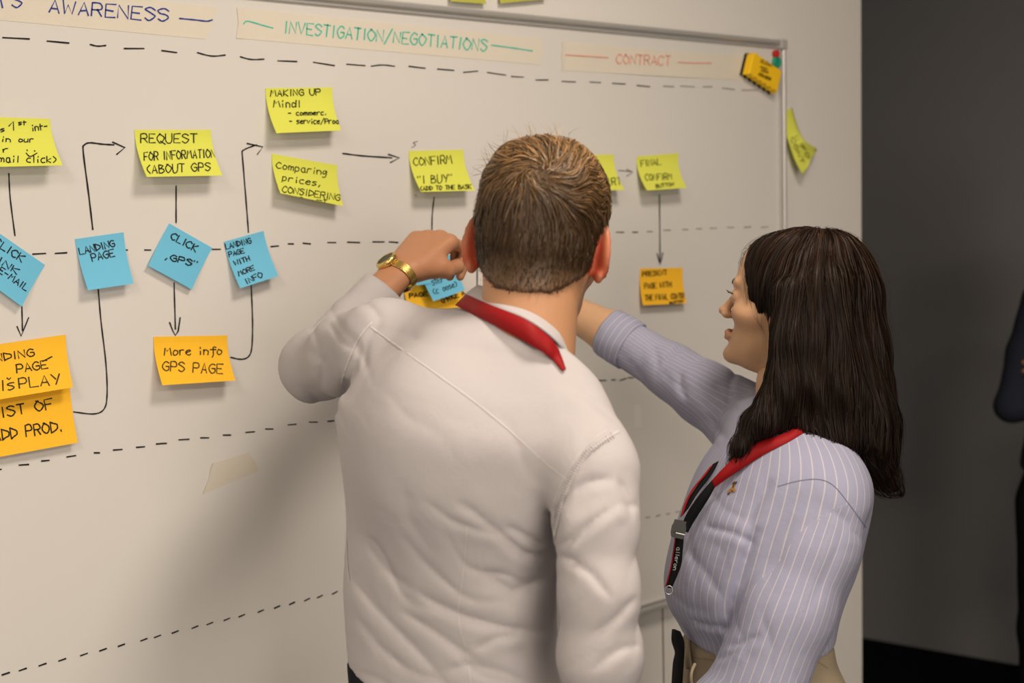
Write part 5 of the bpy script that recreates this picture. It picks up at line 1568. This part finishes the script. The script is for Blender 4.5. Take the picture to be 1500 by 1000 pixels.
band([(1190, 612), (1150, 634), (1110, 648), (1078, 668), (1055, 690), (1042, 704)], [(1195, 622), (1160, 644), (1122, 664), (1090, 684), (1066, 700), (1047, 714)], 'red_strap', M['red_strap'], zd=[2.0, 1.99, 1.985, 1.985, 1.99, 2.0])
band([(1043, 703), (1025, 724), (1010, 745), (1000, 765), (997, 776)], [(1048, 712), (1038, 730), (1024, 752), (1014, 768), (1008, 780)], 'black_strap', M['black_strap'], zd=[2.0, 2.0, 2.005, 2.01, 2.01])
band([(1044, 680), (1034, 694), (1022, 710), (1009, 731), (1000, 754)], [(1053, 675), (1045, 690), (1036, 704), (1022, 722), (1008, 744)], 'far_strap', M['black_strap'], zd=[2.06, 2.05, 2.045, 2.04, 2.03])
band([(1040, 684), (1028, 699), (1014, 716), (1003, 737), (997, 757)], [(1044, 681), (1033, 696), (1020, 712), (1008, 732), (1000, 754)], 'red_edge', M['red_strap'], zd=[2.055, 2.045, 2.04, 2.035, 2.025])
cl = [at(997, 762, 2.0), at(993, 781, 2.0)]
bu = nrm(cl[1] - cl[0]); bx = nrm(np.cross(bu, VD)); by = np.cross(bu, bx)
pr = [(-.0085, 0), (-.009, .006), (-.0105, .010), (-.0105, .020), (-.0085, .026), (.0085, .026), (.0100, .020), (.0100, .010), (.008, .004), (.0085, 0)]
V = [cl[0] + bx * a + bu * b + by * s for s in (-.0035, .0035) for a, b in pr]; k = len(pr)
buck = mesh_obj('buckle', V, [tuple(range(k))[::-1], tuple(range(k, 2 * k))] + [(i, (i + 1) % k, k + (i + 1) % k, k + i) for i in range(k)], M['black_leather'], wl, False)
MB().tube([at(990, 780, 1.99), at(1003, 783, 1.988)], .0009, 5).build('white_tab', material('white_plastic', (.7, .7, .7, 1), .4, .4), buck)
lower = band([(991, 781), (988, 805), (984, 830), (976, 860)], [(1002, 784), (1000, 808), (997, 830), (984, 861)], 'lower_strap', M['black_strap'], zd=[1.998, 2.0, 2.005, 2.01])
band([(989, 781), (986, 805), (982, 830), (974.5, 859)], [(991.5, 782), (988.5, 805), (984.5, 830), (977, 860)], 'red_edge', M['red_strap'], zd=[1.999, 2.001, 2.006, 2.011], par=lower)
lbv = bvh_of(lower)
ribbons(text_strokes('alleron', (991.5, 801), (985.5, 834), 5.5, .05), .8, lambda x, y: hitpx(lbv, x, y, .0012)[0], 'printed_text', material('grey_print', (.45, .45, .45, 1), .6, .2), lower)
rc = at(980, 864, 2.01)
MB().tube([rc + (CR * .0055 * math.cos(t) + UP * .0065 * math.sin(t)) for t in np.linspace(0, 2 * math.pi, 18, endpoint=False)], .0007, 6, True).build('split_ring', M['steel'], wl, True)
# small embroidered emblem on the chest
M['thread'] = material('ochre_thread', (.38, .17, .03, 1), .7, .2); M['thread_d'] = material('brown_thread', (.09, .045, .015, 1), .7, .2)
em = lambda x, y: hitpx(wbv, x, y, .0014)[0]
ribbons([[(1080, 706), (1076, 710), (1074, 714)], [(1077, 706), (1074, 709)], [(1070, 722), (1067, 724)]], 2.0, em, 'emblem', M['thread_d'], wso)
ribbons([[(1076, 711), (1072, 717), (1068, 720)], [(1074, 715), (1077, 719)]], 3.2, em, 'emblem', M['thread'], wso)
ribbons([[(1071, 717), (1074, 721)]], 1.5, em, 'emblem', M['thread_d'], wso)
# ------------------------------------------------------------------ third person at the right edge, arms crossed
tc = at(1580, 780, 3.9); t_lat = CR * 1.0; t_fwd = nrm(-VD * .95 - CR * .1)
third = empty('person', (float(tc[0]), float(tc[1]), 0)); tag(third, 'person in dark clothes with crossed arms, only elbow and hip showing at right edge', 'person')
T = lambda x, y, z: np.array([tc[0], tc[1], 0]) + t_lat * x - t_fwd * y * -1 + UP * z      # x to the photo's right, y forward, z height
M['navy_jacket'] = material('dark_navy_knit', (.022, .025, .040, 1), .9, .1, bump=.3, bscale=300)
tl_ = [(T(0, 0, z), t_lat, a, b, b) for z, a, b in ((.93, .165, .115), (1.05, .150, .108), (1.2, .165, .112), (1.33, .130, .115), (1.43, .12, .10), (1.50, .08, .07))]
tt = make_loft(tl_, n=2.3, ends=.03)
SH = [T(-.105, 0, 1.42), T(.180, 0, 1.425)]; EL = [T(-.205, .05, 1.135), T(.205, .06, 1.135)]; WRs = [T(.07, .20, 1.19), T(-.09, .16, 1.17)]


def jacket(P):
    d = tt(P)
    for i in (0, 1):
        d = smin(d, chain(P, [SH[i], (SH[i] + EL[i]) / 2, EL[i]], [.062, .058, .046], .02), .03)
        d = smin(d, chain(P, [EL[i], WRs[i]], [.047, .036], .01), .015)
    d = smin(d, cone(P, T(-.06, -.01, 1.50), T(-.10, 0, 1.43), .045, .05), .03); d = smin(d, cone(P, T(.06, -.01, 1.50), T(.17, 0, 1.44), .045, .05), .03)
    return smax(d + wrinkle(P, 14, .0016, 21), .90 - P[:, 2], .01)


lo, hi = bounds([T(-.32, -.22, .88), T(.32, .3, 1.55), T(-.32, .3, 1), T(.32, -.22, 1)], .03)
V, Q = nets(jacket, lo, hi, .009); mesh_obj('jumper', V, Q, M['navy_jacket'], third)
hd, ti = make_head(True); TR = frame(nrm(t_fwd + CR * -.3), UP); TO = T(0, .02, 1.66)
hv, hq, hl = place_mesh(hd, (-.11, -.14, -.2), (.11, .13, .125), .005, TO, TR, 1.0); parts = [(hv, hq, ti(hl))]
hf_, a_, b_ = make_hand((.3, .35, .4, .45), .3)
for i, (o_, dr) in enumerate(((WRs[1], T(-.165, .10, 1.262) - WRs[1]), (WRs[0], T(.18, .09, 1.21) - WRs[0]))):
    wy = nrm(dr); wz = nrm(t_fwd * .9 + UP * .3); wz = nrm(wz - wy * (wz @ wy))
    v, q, l_ = place_mesh(hf_, a_, b_, .004, o_ + wz * .01, np.stack([np.cross(wy, wz), wy, wz], 1), 1.0); parts.append((v, q, np.zeros(len(v))))
V, Q, A = join(parts); mesh_obj('body', V, Q, M['skin_m'], third, attrs={'tint': A})
face_parts(TO, TR, 1.0, third, M['iris'], M['brow_w'], M['brow_w'], True)
V, Q = nets(lambda P: hair_m(P), (-.12, -.14, -.11), (.12, .13, .17), .005)
mesh_obj('hair', TO + V @ TR.T, Q, M['hair_w'], third, attrs={'tone': np.full(len(V), .05)})
M['black_cloth'] = material('black_cloth', (.008, .008, .009, 1), .9, .1, bump=.2, bscale=300)
tf = [T(-.11, 0, 0), T(.11, 0, 0)]


def trousers_t(P):
    d = ell(P, T(0, 0, .90), (.158, .15, .14))
    for sx, f0 in zip((-1, 1), tf):
        d = smin(d, chain(P, [T(sx * .088, 0, .84), T(sx * .10, .02, .48), f0 + UP * .08], [.092, .068, .060], .03), .03)
    return smax(d, P[:, 2] - .94, .01) + wrinkle(P, 12, .001, 31)


V, Q = nets(trousers_t, T(-.3, 0, .06) - np.array([.2, .3, 0]), T(.3, 0, 1.0) + np.array([.2, .3, 0]), .010)
mesh_obj('trousers', V, Q, M['black_cloth'], third)
for f0 in tf: shoe(None, f0, t_fwd, 'shoe', M['black_leather'], M['black_leather'], third)
